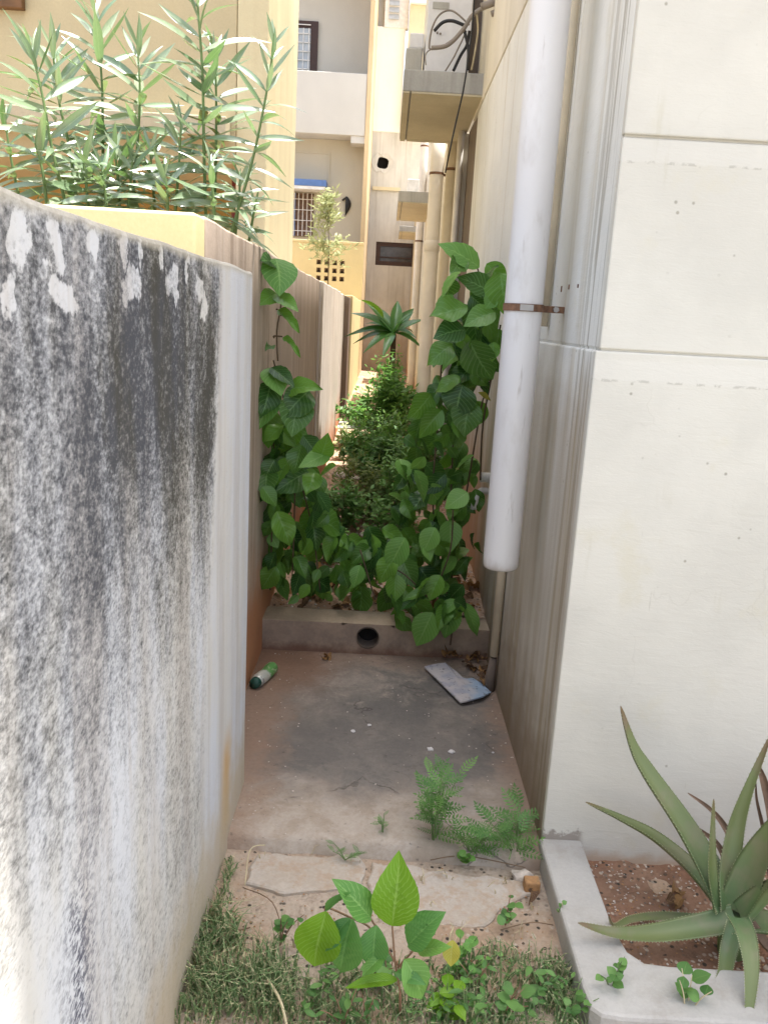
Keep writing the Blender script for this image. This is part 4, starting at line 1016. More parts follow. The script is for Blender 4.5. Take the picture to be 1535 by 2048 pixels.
# --- low mass spilling over the kerb, lower right
LV = thing('trailing_shrub', 'low broad leaved plant spilling over the kerb in the alley middle', 'shrub', (0.15, 3.8, 0.2))
fill(LV, [(690, 1090), (800, 1060), (900, 1060), (930, 1160), (860, 1205), (720, 1200), (650, 1160)], 84, 3.6, 3.95, .08, .14, VINE + VINEB[:1], mind=.035)
fill(LV, [(790, 1170), (900, 1170), (940, 1230), (880, 1250), (800, 1250)], 24, 3.35, 3.6, .09, .13, VINE, zmin=.08, mind=.03)
fill(LV, [(620, 1100), (770, 1090), (750, 1205), (600, 1200)], 44, 3.65, 4.0, .06, .11, VINE + VINEB[:1])
for b_, t_, wf, mm in (((935, 985), (890, 1010), 1.1, VINEB[0]), ((870, 1055), (842, 1105), 1.0, VINEB[0]), ((850, 1090), (862, 1120), .9, VINEB[0]), ((810, 1075), (770, 1140), .9, VINEB[0]), ((790, 1115), (750, 1160), 1.0, VINE[1]),
                     ((905, 1205), (888, 1280), .95, VINEB[1]), ((925, 1205), (966, 1272), .55, VINEB[1]), ((915, 1200), (870, 1230), .7, VINEB[1]), ((865, 1225), (828, 1292), 1.0, VINEB[0]), ((840, 1190), (800, 1215), .7, VINE[0]),
                     ((880, 1150), (855, 1200), 1.0, VINE[0]), ((720, 1130), (705, 1175), .9, VINEB[0]), ((860, 1180), (805, 1195), .5, VINE[0])):
    hero(LV, mm, b_, t_, 3.42, 3.38, wf=wf)
st = G()
for pts in ([(900, 1290), (905, 1220), (880, 1160)], [(860, 1200), (810, 1150), (770, 1130)], [(870, 1180), (900, 1100), (905, 1020)], [(750, 1200), (735, 1150), (720, 1100)]):
    st.tube(spline([atY(*q, 3.5) for q in pts], 4), .0035, 6)
st.build('stem', M['stem_brown'], LV, True)
# --- left vine
KV = thing('climbing_shrub', 'broad leaved climber rising behind the end of the algae streaked wall', 'shrub', (-0.4, 3.6, 0.15))
st = G()
for pts in ([(583, 1180), (588, 1050), (588, 880), (565, 790), (535, 720)], [(515, 720), (519, 660), (521, 600), (517, 540)], [(540, 1180), (530, 1000), (520, 800), (515, 730)], [(640, 1180), (625, 1060), (600, 960)], [(521, 630), (540, 622), (552, 618)], [(520, 675), (545, 672), (565, 673)]):
    st.tube(spline([clampw(atY(*q, 3.5)) for q in pts], 4), .0035, 6)
st.build('stem', M['stem_brown'], KV, True)
fill(KV, [(500, 840), (600, 860), (600, 960), (500, 980)], 24, 3.3, 3.7, .11, .17, VINE, mind=.04)
fill(KV, [(500, 950), (640, 930), (680, 1060), (500, 1070)], 48, 3.3, 3.9, .10, .15, VINE, mind=.04)
fill(KV, [(500, 1050), (690, 1040), (690, 1170), (580, 1205), (500, 1140)], 64, 3.4, 3.9, .07, .13, VINE + VINEB[:1], mind=.03)
fill(KV, [(600, 880), (670, 900), (660, 960), (600, 960)], 7, 3.5, 3.8, .08, .12, VINE)
for b_, t_, wf, mm in (((518, 515), (565, 575), 1.25, VINEB[0]), ((505, 525), (475, 510), 1.0, VINE[0]), ((540, 590), (592, 608), .7, VINE[0]), ((555, 620), (598, 655), .5, VINE[2]), ((565, 675), (600, 705), .35, VINE[2]), ((515, 690), (535, 695), .6, VINE[2]), ((512, 585), (520, 600), .9, VINE[0]),
                       ((520, 735), (565, 775), 1.1, VINEB[0]), ((540, 735), (585, 760), .7, VINE[0]), ((510, 760), (515, 830), 1.0, VINE[2]), ((575, 780), (620, 760), .8, VINE[1]), ((600, 790), (585, 865), 1.15, VINE[0]), ((620, 780), (570, 820), 1.1, VINE[1]), ((530, 770), (510, 850), .8, VINEB[1]),
                       ((640, 915), (655, 880), .9, VINE[0]), ((660, 905), (605, 925), .7, VINEB[0])):
    b3 = clampw(atY(*b_, 3.35)); t3 = clampw(atY(*t_, 3.25), -.48); d = t3 - b3
    leaf(KV, mm, b3, d, (CAM - b3).normalized() * .8 + Vector((.2, 0, .5)), d.length, d.length * wf)

# --- sapling in front
SP = thing('sapling', 'young plant with big bright ribbed leaves in the foreground', 'sapling', (0.08, 1.52, -0.04))
for b_, t_, wf, kk in (((652, 1822), (618, 1958), 1.05, 'leaf_lime'), ((705, 1838), (662, 1962), 1.0, 'leaf_mid'), ((752, 1850), (738, 1952), .95, 'leaf_mid'), ((784, 1852), (793, 1742), .95, 'leaf_lime'), ((742, 1838), (694, 1768), .8, 'leaf_bright'),
                       ((815, 1892), (862, 1832), .95, 'leaf_mid'), ((808, 1918), (858, 2000), 1.1, 'leaf_bright'), ((795, 1960), (700, 1962), .4, 'leaf_lime'), ((905, 1880), (900, 1935), 1.1, 'leaf_yellow'), ((650, 1822), (680, 1785), .35, 'leaf_mid'), ((770, 1905), (722, 1948), .8, 'leaf_bright'), ((700, 1836), (640, 1900), .7, 'leaf_mid'), ((835, 1905), (885, 1885), .7, 'leaf_bright'), ((790, 1945), (845, 1960), .7, 'leaf_mid')):
    hero(SP, SAPL[kk], b_, t_, 1.47, 1.44, wf=wf)
st = G()
B0 = atZ(800, 2030, -0.05)
for pts in ([(800, 1985), (790, 1925), (784, 1852)], [(795, 1930), (745, 1860), (700, 1835), (655, 1815), (650, 1822)], [(790, 1925), (760, 1870), (742, 1838)], [(795, 1935), (830, 1895), (815, 1892)], [(797, 1950), (805, 1930), (808, 1918)], [(745, 1860), (752, 1850)]):
    st.tube(spline([atY(*q, 1.49) for q in pts], 4), .0022, 6)
st.tube(spline([B0, atY(800, 1985, 1.50)], 3), .003, 6)
st.build('stem', M['stem_red'], SP, True)

# --- oleanders
OLE = [leafmesh('oleander_leaf', M['oleander'], .085, .85, .3, .35, .18, 0, 0, 8, 1, seed=1), leafmesh('oleander_leaf', M['oleander'], .075, .85, .3, .25, .45, 0, 0, 8, 1, seed=2), leafmesh('oleander_leaf', M['oleander'], .09, .85, .3, .3, -.1, 0, 0, 8, 1, seed=3)]
def oleander(label, stems, Yc):
    o = thing('oleander', label, 'shrub', (0, 0, 0))
    o.location = (atY(*stems[0][0][-1], Yc).x, Yc, 0); base = Vector(o.location)
    for pts, n, Ls, dY in stems:
        P = spline([atY(*q, Yc + dY) for q in pts], 8)
        root = P[-1]; foot = Vector((base.x + random.uniform(-.15, .15), Yc + dY * .5, 0.0))
        G().tube(P + [root.lerp(foot, .5), foot], [.0035 + .004 * i / len(P) for i in range(len(P))] + [.008, .010], 6).build('stem', M['stem_green'], o, True)
        cum = [0]
        for i in range(len(P) - 1): cum.append(cum[-1] + (P[i + 1] - P[i]).length)
        ph = random.uniform(0, 6)
        for w_ in range(n):
            t = (w_ + .15) / n; s = t * cum[-1]; i = max(j for j in range(len(P)) if cum[j] <= s); i = min(i, len(P) - 2)
            p = P[i].lerp(P[i + 1], (s - cum[i]) / max(1e-6, cum[i + 1] - cum[i])); ax = (P[i] - P[i + 1]).normalized()
            u = ax.orthogonal().normalized(); v_ = ax.cross(u)
            for q in range(3):
                a_ = ph + q * 2.094 + w_ * 1.05 + random.uniform(-.3, .3)
                up = 1.9 - 4.6 * t if t < .35 else .30 - .75 * (t - .35)
                d = (u * math.cos(a_) + v_ * math.sin(a_)) + ax * up + rv(.15)
                L = 1.28 * Ls * (.55 + .6 * min(1, t * 3.5)) * random.uniform(.75, 1.15)
                leaf(o, jitter_choice(OLE), p, d, (Vector((.3, -.62, .62)) if random.random() < .8 else Vector((0, 0, 1))) + rv(.33), L, L * .88)
    return o
oleander('leafy oleander with glossy narrow leaves above the yellow garden wall', [
    ([(62, 95), (85, 190), (105, 300), (135, 420)], 13, .16, -.10), ([(105, 95), (118, 200), (138, 290), (158, 420)], 15, .16, .1), ([(190, 25), (203, 150), (206, 260), (206, 410)], 15, .16, .2),
    ([(275, 90), (280, 190), (275, 290), (265, 410)], 14, .15, .15), ([(70, 285), (85, 340), (95, 420)], 5, .13, -.15), ([(205, 340), (210, 380), (215, 430)], 5, .13, -.1), ([(265, 320), (262, 360), (255, 430)], 6, .13, .0), ([(10, 240), (25, 330), (40, 400)], 7, .14, .1), ([(165, 310), (172, 360), (178, 430)], 7, .14, -.05), ([(230, 300), (236, 360), (240, 430)], 7, .14, .05)], 3.35)
oleander('taller oleander leaning towards the alley behind the garden wall', [
    ([(388, -50), (396, 20), (405, 150), (408, 300), (412, 440)], 17, .16, .05), ([(428, 95), (432, 180), (432, 300), (428, 440)], 14, .15, .15), ([(548, 85), (532, 190), (505, 320), (470, 440), (455, 500)], 14, .125, -.10),
    ([(362, 245), (358, 330), (350, 430)], 8, .12, .0), ([(300, 300), (305, 350), (310, 420)], 7, .13, .1), ([(330, 350), (335, 390), (335, 440)], 5, .12, -.1), ([(480, 355), (478, 400), (470, 470)], 7, .11, .0), ([(420, 330), (425, 380), (430, 450)], 6, .12, -.12), ([(510, 410), (505, 440), (495, 500)], 4, .10, .05)], 3.35)

# --- aloe in the planter: thick channelled leaves with teeth
AL = thing('aloe', 'large spiky aloe with toothed grey green leaves in the planter', 'aloe', (0.97, 1.80, -0.03))
def aloe_leaf(pts, wid, mat=None, name='leaf', teeth=True, up=None, thick=0.38, hollow=.35):
    P = spline(pts, 6); n = len(P); NS = 5
    v = []; f = []; uv = []
    crown = Vector(AL.location) + Vector((0, 0, .35))
    last = None; edge = []
    for i, p in enumerate(P):
        t = i / (n - 1)
        a_ = P[max(0, i - 1)]; b_ = P[min(n - 1, i + 1)]; d = (b_ - a_).normalized()
        upv = (up if up is not None else (Vector((AL.location.x, AL.location.y, p.z + .30)) - p).normalized() + (CAM - p).normalized() * .35)
        x = d.cross(upv); x = x.normalized() if x.length > 1e-3 else d.orthogonal().normalized()
        if last is not None and x.dot(last) < 0: x = -x
        last = x; z = x.cross(d)
        ww = wid * (1 - t) ** 0.72 * (1 + .10 * math.sin(math.pi * t)) * .5 + .0012
        th = ww * thick * 2
        ring = []
        for k_ in range(-NS, NS + 1):
            s = k_ / NS; ring.append((p + x * (s * ww) + z * (ww * hollow * s * s - ww * hollow * .5), (s + 1) / 2))
        for k_ in range(NS - 1, -NS, -1):
            s = k_ / NS; ring.append((p + x * (s * ww) + z * (ww * hollow * s * s - ww * hollow * .5 - th * (1 - s * s)), (s + 1) / 2))
        for q, uu in ring: v.append(q); uv.append((uu, t))
        edge.append((ring[0][0], ring[2 * NS][0], x, d, ww))
    R = 4 * NS
    for i in range(n - 1):
        for k_ in range(R): f.append((i * R + k_, i * R + (k_ + 1) % R, (i + 1) * R + (k_ + 1) % R, (i + 1) * R + k_))
    me = bpy.data.meshes.new('aloe_leaf'); me.from_pydata([tuple(q) for q in v], [], f)
    l = me.uv_layers.new(name='UVMap')
    for p in me.polygons:
        p.use_smooth = True
        for li in p.loop_indices: l.data[li].uv = uv[me.loops[li].vertex_index]
    o = link(name, me, mat or M['aloe'], AL)
    if teeth:
        g = G()
        for i in range(n - 1):
            for kk in range(2):
                u_ = kk / 2
                if i / n > .93: continue
                for sgn, idx in ((-1, 0), (1, 1)):
                    a_ = edge[i][idx].lerp(edge[i + 1][idx], u_); d = edge[i][3]; x = edge[i][2] * sgn
                    s = .0019
                    g.add([a_ - d * s, a_ + d * s, a_ + x * s * 1.6 + d * s * .8, a_ + d.cross(x) * s * .6], [(0, 1, 2), (0, 3, 2), (1, 3, 2)])
        g.build('teeth', M['aloe_tooth'], o)
    return o
CB = atY(1465, 1838, 1.80)
def AP(px, py, Y): return atY(px, py, Y)
aloe_leaf([AP(1455, 1815, 1.81), AP(1420, 1740, 1.86), AP(1368, 1650, 1.92), AP(1296, 1545, 1.98), AP(1265, 1490, 2.0), AP(1240, 1412, 2.02)], .082)
aloe_leaf([AP(1440, 1800, 1.86), AP(1385, 1735, 1.93), AP(1310, 1672, 2.00), AP(1240, 1635, 2.04), AP(1170, 1604, 2.06)], .055, up=Vector((.15, -.2, 1)))
aloe_leaf([AP(1438, 1822, 1.80), AP(1425, 1760, 1.82), AP(1423, 1690, 1.84), AP(1426, 1598, 1.86)], .034)
aloe_leaf([AP(1462, 1820, 1.80), AP(1458, 1750, 1.83), AP(1470, 1660, 1.88), AP(1495, 1580, 1.90), AP(1540, 1470, 1.92)], .058)
aloe_leaf([AP(1470, 1825, 1.79), AP(1500, 1740, 1.80), AP(1540, 1670, 1.80), AP(1610, 1580, 1.78), AP(1680, 1480, 1.76)], .085)
aloe_leaf([AP(1475, 1830, 1.77), AP(1520, 1785, 1.75), AP(1580, 1740, 1.70), AP(1680, 1690, 1.62)], .070)
aloe_leaf([AP(1485, 1840, 1.78), AP(1560, 1850, 1.75), AP(1650, 1880, 1.72), AP(1740, 1960, 1.68)], .075)
aloe_leaf([AP(1470, 1838, 1.78), AP(1400, 1852, 1.78), AP(1310, 1866, 1.77), AP(1230, 1866, 1.74), AP(1155, 1846, 1.72)], .064, up=Vector((0, -.55, 1)))
aloe_leaf([AP(1470, 1850, 1.76), AP(1455, 1900, 1.72), AP(1445, 1950, 1.66), AP(1420, 2000, 1.60), AP(1402, 2045, 1.56)], .042, up=Vector((-.3, -1, .4)))
aloe_leaf([AP(1472, 1832, 1.74), AP(1490, 1870, 1.68), AP(1500, 1930, 1.62), AP(1498, 2000, 1.57), AP(1490, 2075, 1.53)], .052, up=Vector((0, -1, .5)))
aloe_leaf([AP(1465, 1842, 1.86), AP(1400, 1838, 1.90), AP(1320, 1832, 1.90), AP(1262, 1838, 1.86), AP(1228, 1852, 1.82), AP(1216, 1832, 1.80)], .026, up=Vector((0, -.6, 1)), teeth=True)
for pts, wd in (([AP(1490, 1800, 1.92), AP(1470, 1700, 1.98), AP(1430, 1630, 2.02), AP(1374, 1586, 2.05)], .026), ([AP(1470, 1790, 1.95), AP(1440, 1700, 2.0), AP(1405, 1665, 2.03), AP(1385, 1655, 2.05)], .018), ([AP(1560, 1780, 1.95), AP(1545, 1640, 2.0), AP(1525, 1560, 2.03), AP(1515, 1530, 2.04)], .035),
                ([AP(1540, 1760, 1.97), AP(1525, 1660, 2.02), AP(1512, 1600, 2.04), AP(1510, 1560, 2.05)], .010), ([AP(1500, 1850, 1.75), AP(1540, 1900, 1.72), AP(1580, 1930, 1.7), AP(1640, 1940, 1.7)], .03)):
    aloe_leaf(pts, wd, M['aloe_dry'], 'dry_leaf', False, thick=.2, hollow=.8)
cr = G(); cr.tube([CB - Vector((-.01, 0, .13)), CB - Vector((-.005, 0, .06)), CB + Vector((.0, 0, .01))], [.030, .034, .022], 12); cr.build('stem', M['aloe'] if False else M['stem_green'], AL, True)

# --- small weeds: feathery fronds, round leaved, seed heads
def frondmesh(name, mat, pairs=7, ll=.28, lw=.05):
    v = []; f = []; uv = []
    def quad(p, d, L, W):
        n0 = len(v); x = Vector((-d.y, d.x, 0))
        for a, b in ((0, 0), (.5, 1), (1, 0), (.5, -1)):
            q = p + d * (a * L) + x * (b * W * .5); v.append((q.x, q.y, q.z - .15 * a * L)); uv.append((.5 + b * .4, a))
        f.append((n0, n0 + 1, n0 + 2, n0 + 3))
    for i in range(pairs):
        t = .12 + .8 * i / (pairs - 1); s = math.sin(math.pi * (t * .8 + .15))
        for sg in (-1, 1): quad(Vector((0, t, -.25 * t * t)), Vector((sg * .85, .5, .1)).normalized(), ll * s, lw * 1.6 * s + .01)
    quad(Vector((0, .9, -.2)), Vector((0, 1, 0)), .2, lw * 1.5)
    n0 = len(v)
    for a in range(5):
        t = a / 4
        for sx in (-1, 1): v.append((sx * .012, t, -.25 * t * t - .003)); uv.append((.5, t))
    for a in range(4): f.append((n0 + 2 * a, n0 + 2 * a + 1, n0 + 2 * a + 3, n0 + 2 * a + 2))
    me = bpy.data.meshes.new(name); me.from_pydata(v, [], f); l = me.uv_layers.new(name='UVMap')
    for p in me.polygons:
        for li in p.loop_indices: l.data[li].uv = uv[me.loops[li].vertex_index]
    me.materials.append(mat); return me
FR = frondmesh('feathery_frond', M['weed'])
FRB = frondmesh('feathery_frond', M['leaf_bright'], 8, .24, .05)
def weed(label, base, h_, nst, spread, lm, ll, per=6, group=None, upright=.7, name='weed_plant', stem='stem_green'):
    o = thing(name, label, 'weed', base, group)
    st = G()
    for s in range(nst):
        a_ = random.uniform(0, 2 * math.pi); r_ = spread * random.uniform(.2, 1)
        tip = Vector(base) + Vector((math.cos(a_) * r_, math.sin(a_) * r_, h_ * random.uniform(.6, 1)))
        P = spline([Vector(base), Vector(base).lerp(tip, .5) + Vector((0, 0, h_ * .12)), tip], 5)
        st.tube(P, [.0022 - .0014 * i / len(P) for i in range(len(P))], 5)
        for k_ in range(per):
            t = .2 + .8 * (k_ + random.random() * .5) / per; i = min(int(t * (len(P) - 1)), len(P) - 1); p = P[i]
            b_ = random.uniform(0, 2 * math.pi)
            d = Vector((math.cos(b_), math.sin(b_), upright * random.uniform(.2, 1.3)))
            leaf(o, lm, p, d, Vector((0, 0, 1)) + (CAM - p).normalized() * .5 + rv(.35), ll * random.uniform(.6, 1.15))
    st.build('stem', M[stem], o, True)
    return o
weed('tall feathery green weed at the broken floor edge', atZ(865, 1695, -.03), .27, 8, .09, FR, .078, 8)
weed('spreading feathery weed beside the corner of the cream wall', atZ(1030, 1715, -.03), .14, 8, .13, FR, .085, 5)
weed('bushy feathery weed between two taller ones on the floor edge', atZ(945, 1715, -.03), .13, 7, .09, FR, .07, 5)
weed('tiny weed sprig left of the rusty leaf on the floor edge', atZ(765, 1665, -.0), .05, 3, .03, FR, .03, 5)
weed('low bright weed under the feathery weeds', atZ(925, 1725, -.04), .05, 6, .06, ROUNDB, .022, 5)
weed('sprawling sprig on the pale paving', atZ(690, 1720, -.03), .045, 4, .06, FR, .03, 5)
# foreground right weeds
pos = [(905, 2000), (960, 2030), (1000, 1985), (1050, 2020), (1100, 2000), (1140, 2035), (1000, 2045), (870, 2045), (1080, 1960), (940, 1950), (840, 2030), (1190, 2040)]
labs = ['lime leaved weed right under the foreground sapling', 'dark leafy weed at the bottom right of the sapling', 'small round leaved weed right of the sapling', 'leafy weed in the gap before the planter kerb', 'round leaved weed against the planter kerb', 'low weed at the front corner of the planter', 'weed at the bottom edge before the planter', 'weed with dark leaves at the bottom edge below the sapling', 'thin weed beside the planter kerb side', 'bright weed just right of the yellowing leaf', 'small weed at the foot of the sapling', 'small leafy weed overlapping the planter front']
for i, ((px, py), lb) in enumerate(zip(pos, labs)):
    b_ = atZ(px, py, -.045); b_.x = min(b_.x, .50)
    weed(lb, b_, random.uniform(.05, .11), 4, .08, ROUNDB if i in (0, 9) else (ROUND, NARROW, FR)[i % 3], random.uniform(.014, .026), 4, upright=.4)
weed('sprig with small leaves on the front of the planter', atZ(1220, 1985, .0), .09, 4, .05, ROUND, .026, 4)
weed('pale stemmed sprig in front of the planter edge', atZ(1370, 2040, -.02), .13, 4, .07, ROUND, .045, 3, stem='straw')
weed('dry seed stalk sprig beside the planter kerb', atZ(1125, 1850, -.03), .08, 3, .03, ROUND, .016, 5, stem='straw')
weed('sparse wiry weed on the earth before the paving', atZ(1010, 1850, -.03), .08, 4, .09, ROUND, .024, 4, stem='stem_red')
weed('wiry sprig left of the sapling', atZ(560, 1890, -.03), .12, 4, .08, ROUND, .022, 4, stem='stem_red')

for i in range(14):
    b_ = atZ(random.uniform(600, 1150), random.uniform(1930, 2060), -.045); b_.x = min(b_.x, .50)
    weed('small leafy weed growing in the front grass', b_, random.uniform(.06, .12), 4, .06, (NARROW, ROUND, NARROW)[i % 3], random.uniform(.018, .038), 3, group='small weeds in the front grass', upright=.5, stem=('stem_green', 'stem_red')[i % 2])
lime = weed('lime leaved weed at the bottom edge beside the sapling foot', atZ(890, 2040, -.045), .09, 5, .05, SAPL['leaf_lime'], .045, 4, upright=.3)
weed('pale green sprig behind the yellowing leaf of the sapling', atZ(915, 1950, -.045), .12, 4, .05, SAPL['leaf_bright'], .035, 4, upright=.4)
# --- grass (stuff)
def blades(name, pts, mat, label=None):
    g = G()
    for (p, hh, n, sp) in pts:
        for _ in range(n):
            a_ = random.uniform(0, 2 * math.pi); r_ = sp * math.sqrt(random.random())
            b_ = Vector(p) + Vector((r_ * math.cos(a_), r_ * math.sin(a_), 0))
            lean = Vector((random.gauss(0, .55), random.gauss(0, .55), 0)); H_ = hh * random.uniform(.4, 1.15)
            w_ = random.uniform(.0010, .0032); sd = Vector((random.uniform(-1, 1), random.uniform(-1, 1), 0)).normalized() * w_
            q1 = b_ + lean * H_ * .25 + Vector((0, 0, H_ * .55)); q2 = b_ + lean * H_ * .8 + Vector((0, 0, H_ * (.95 - .35 * min(1, lean.length))))
            g.add([b_ - sd, b_ + sd, q1 + sd * .8, q1 - sd * .8, q2], [(0, 1, 2, 3), (3, 2, 4)])
    o = g.build(name, mat, smooth=False); o['kind'] = 'stuff'
    if label: o['label'] = label
    return o
gp = []
for _ in range(70):
    px = random.uniform(345, 560); py = random.uniform(1850, 2048)
    if px > 470 and py < 1930: continue
    if px < 400 and random.random() < .3: py = random.uniform(1930, 2048)
    q = atZ(px, py, -.045)
    if q.x < -.375: q.x = -.372 + random.random() * .03
    gp.append((q, .11, 20, .035))
for _ in range(26):
    px = random.uniform(380, 470); py = random.uniform(1720, 1900); q = atZ(px, py, -.045); q.x = max(q.x, -.374 + random.random() * .02); q.x = min(q.x, -.33)
    gp.append((q, .045, 8, .012))
for _ in range(130):
    px = random.uniform(540, 1190); py = random.uniform(1950, 2100); q = atZ(px, py, -.045)
    if q.x > .51: q.x = .50
    gp.append((q, .075, 12, .045))
for _ in range(30):
    q = atZ(random.uniform(900, 1100), random.uniform(1900, 2000), -.045); q.x = min(q.x, .5); gp.append((q, .06, 9, .03))
blades('grass', gp, M['grass'])
gp = []
for _ in range(60):
    px = random.uniform(440, 1080); py = random.uniform(1660, 2040); q = atZ(px, py, -.04)
    if q.x < -.37 or q.x > .5: continue
    gp.append((q, .05, 2, .02))
blades('dry_grass', gp, M['straw'])
def twig(pxs, z, r, mat, label):
    o = G().tube(spline([atZ(px, py, z + dz) for px, py, dz in pxs], 5), r, 6).build('twig', M[mat], None, True)
    tag(o, label, 'twig', 'twigs and stalks on the front ground')
twig([(500, 1855, .0), (440, 1875, -.0), (400, 1930, -.02)], -.01, .0018, 'twig', 'thin twig lying across the grass by the algae streaked wall')
twig([(486, 1775, .0), (545, 1805, .01), (570, 1890, .0)], -.01, .0015, 'twig', 'bent twig on the pale paving left of the sapling')
twig([(535, 1960, .02), (560, 2000, .02), (575, 2060, .0)], -.01, .0035, 'straw', 'pale dry stalk in the grass at the bottom')
twig([(860, 1720, .0), (930, 1712, .0), (1050, 1735, .0)], -.022, .0015, 'twig', 'thin dark twig along the floor seam under the weeds')
twig([(1000, 1860, .0), (1060, 1845, .0), (1105, 1850, .0)], -.022, .0015, 'twig', 'thin twig on the earth beside the planter kerb')
twig([(490, 1770, .02), (500, 1700, .06), (530, 1690, .05)], -.03, .0018, 'straw', 'curled pale straw at the left end of the floor seam')

# --- midground bushes
def bush(label, base, h_, rad, n, ll, mat, seed, flat=.6):
    rnd_ = random.Random(seed)
    o = thing('weed_bush', label, 'bush', base)
    st = G(); v = []; f = []; uv = []
    shoots = []
    for s in range(14):
        a_ = rnd_.uniform(0, 6.28); r_ = rad * math.sqrt(rnd_.random())
        tip = Vector(base) + Vector((math.cos(a_) * r_, math.sin(a_) * r_, h_ * (1 - .5 * (r_ / rad) ** 2) * rnd_.uniform(.65, 1.1)))
        P = spline([Vector(base) + Vector((math.cos(a_) * r_ * .25, math.sin(a_) * r_ * .25, 0)), Vector(base).lerp(tip, .55) + Vector((0, 0, h_ * .08)), tip], 5)
        st.tube(P, .002 + .0006 * h_, 5); shoots.append(P)
    for i in range(n):
        P = shoots[rnd_.randrange(14)]; t = rnd_.uniform(.25, 1.0); p = P[int(t * (len(P) - 1))] + Vector((rnd_.gauss(0, .13 * rad), rnd_.gauss(0, .13 * rad), rnd_.gauss(0, .06 * h_)))
        d = Vector((rnd_.gauss(0, 1), rnd_.gauss(0, 1), rnd_.gauss(.2, .5))).normalized(); x = d.cross(Vector((rnd_.gauss(0, .4), rnd_.gauss(0, .4), 1))).normalized()
        L = ll * rnd_.uniform(.6, 1.25); n0 = len(v)
        for a, b in ((0, 0), (.5, .22), (1, 0), (.5, -.22)):
            q = p + d * (a * L) + x * (b * L); v.append(tuple(q)); uv.append((.5 + b, a))
        f.append((n0, n0 + 1, n0 + 2, n0 + 3))
    st.build('stem', M['stem_green'], o, True)
    me = bpy.data.meshes.new('foliage'); me.from_pydata(v, [], f); l = me.uv_layers.new(name='UVMap')
    for p in me.polygons:
        for li in p.loop_indices: l.data[li].uv = uv[me.loops[li].vertex_index]
    q = link('foliage', me, M[mat], o); q['kind'] = 'stuff'
    return o
def gb(x, y): return (x, y, bedz(x, y) - .02)
bush('dense green weed bush below the broad strap leaved plant', gb(0.05, 8.6), .95, .50, 5200, .075, 'bush', 1)
bush('dark weed bush to the right of the alley middle', gb(0.20, 7.4), .62, .34, 2000, .065, 'bush', 2)
bush('bright feathery weed bush in the middle of the alley', gb(-0.02, 6.4), .55, .30, 2200, .06, 'weed', 3)
bush('olive weed bush in front of the bright feathery bush', gb(-0.06, 5.3), .46, .28, 1300, .05, 'bush_dry', 4)
bush('low green weed behind the broad leaved plant on the kerb', gb(0.06, 4.7), .36, .20, 700, .045, 'bush', 5)
bush('bright feathery weed bush against the right wall behind the climber', gb(0.26, 6.0), .70, .26, 1800, .055, 'weed', 12)
bush('fine leaved weed bush left of the alley middle', gb(-0.16, 7.0), .55, .24, 1500, .055, 'bush', 13)
bush('thin upright weed bush right behind the kerb plants', gb(0.12, 5.0), .55, .24, 1300, .05, 'weed', 14)
bush('low spreading weed bush behind the left climber', gb(-0.22, 5.0), .34, .20, 800, .05, 'weed', 15)
bush('dry reddish weed by the left alley wall', gb(-0.20, 5.9), .35, .16, 350, .045, 'bush_dry', 6)
bush('small pale leaved weed at the foot of the grey wall strip', gb(-0.33, 7.6), .42, .10, 260, .06, 'pale_tree', 7)
bush('tall weed stem wrapped in leaves below the strap leaves', gb(0.12, 9.7), 1.05, .10, 800, .06, 'bush', 8)
bush('low weed at the left wall foot near the kerb', gb(-0.25, 4.4), .25, .16, 350, .05, 'weed', 9)

# strap-leaved plant
DR = thing('strap_leaved_plant', 'plant with broad dark strap leaves standing above the weed bushes', 'plant', (0.10, 10.2, bedz(0.1, 10.2)))
DL = [leafmesh('strap_leaf', M['drac'], .15, .95, .2, .4, .35, 0, 0, 10, 2, seed=1), leafmesh('strap_leaf', M['drac'], .14, .95, .2, .4, .7, 0, 0, 10, 2, seed=2)]
dc = atY(787, 668, 10.2)
G().tube([Vector(DR.location), dc.lerp(Vector(DR.location), .4), dc], [.04, .035, .03], 8).build('stem', M['stem_brown'], DR, True)
for tx, ty, dy, kk in ((722, 612, -.1, 0), (748, 598, .1, 0), (795, 596, .15, 0), (822, 605, .2, 0), (838, 630, .0, 0), (835, 688, -.1, 1), (718, 648, -.2, 1), (722, 665, -.1, 1), (760, 610, .3, 0), (812, 660, -.3, 1), (735, 630, .3, 0), (808, 618, -.2, 0), (770, 690, -.35, 1), (745, 680, -.3, 1), (826, 645, .3, 1)):
    t_ = atY(tx, ty, 10.2 + dy); d = t_ - dc
    leaf(DR, DL[kk], dc + rv(.01), d + Vector((0, 0, .12 if kk else .03)), Vector((0, -.5, 1)), d.length * 1.05)
hl = atY(740, 596, 10.0); leaf(DR, SAPL['leaf_lime'], dc.lerp(hl, .45), hl - dc, Vector((0, -.6, 1)), (hl - dc).length * .6, (hl - dc).length * .32, 'bright_leaf')  # lime colour stands in for sunlight on this one leaf

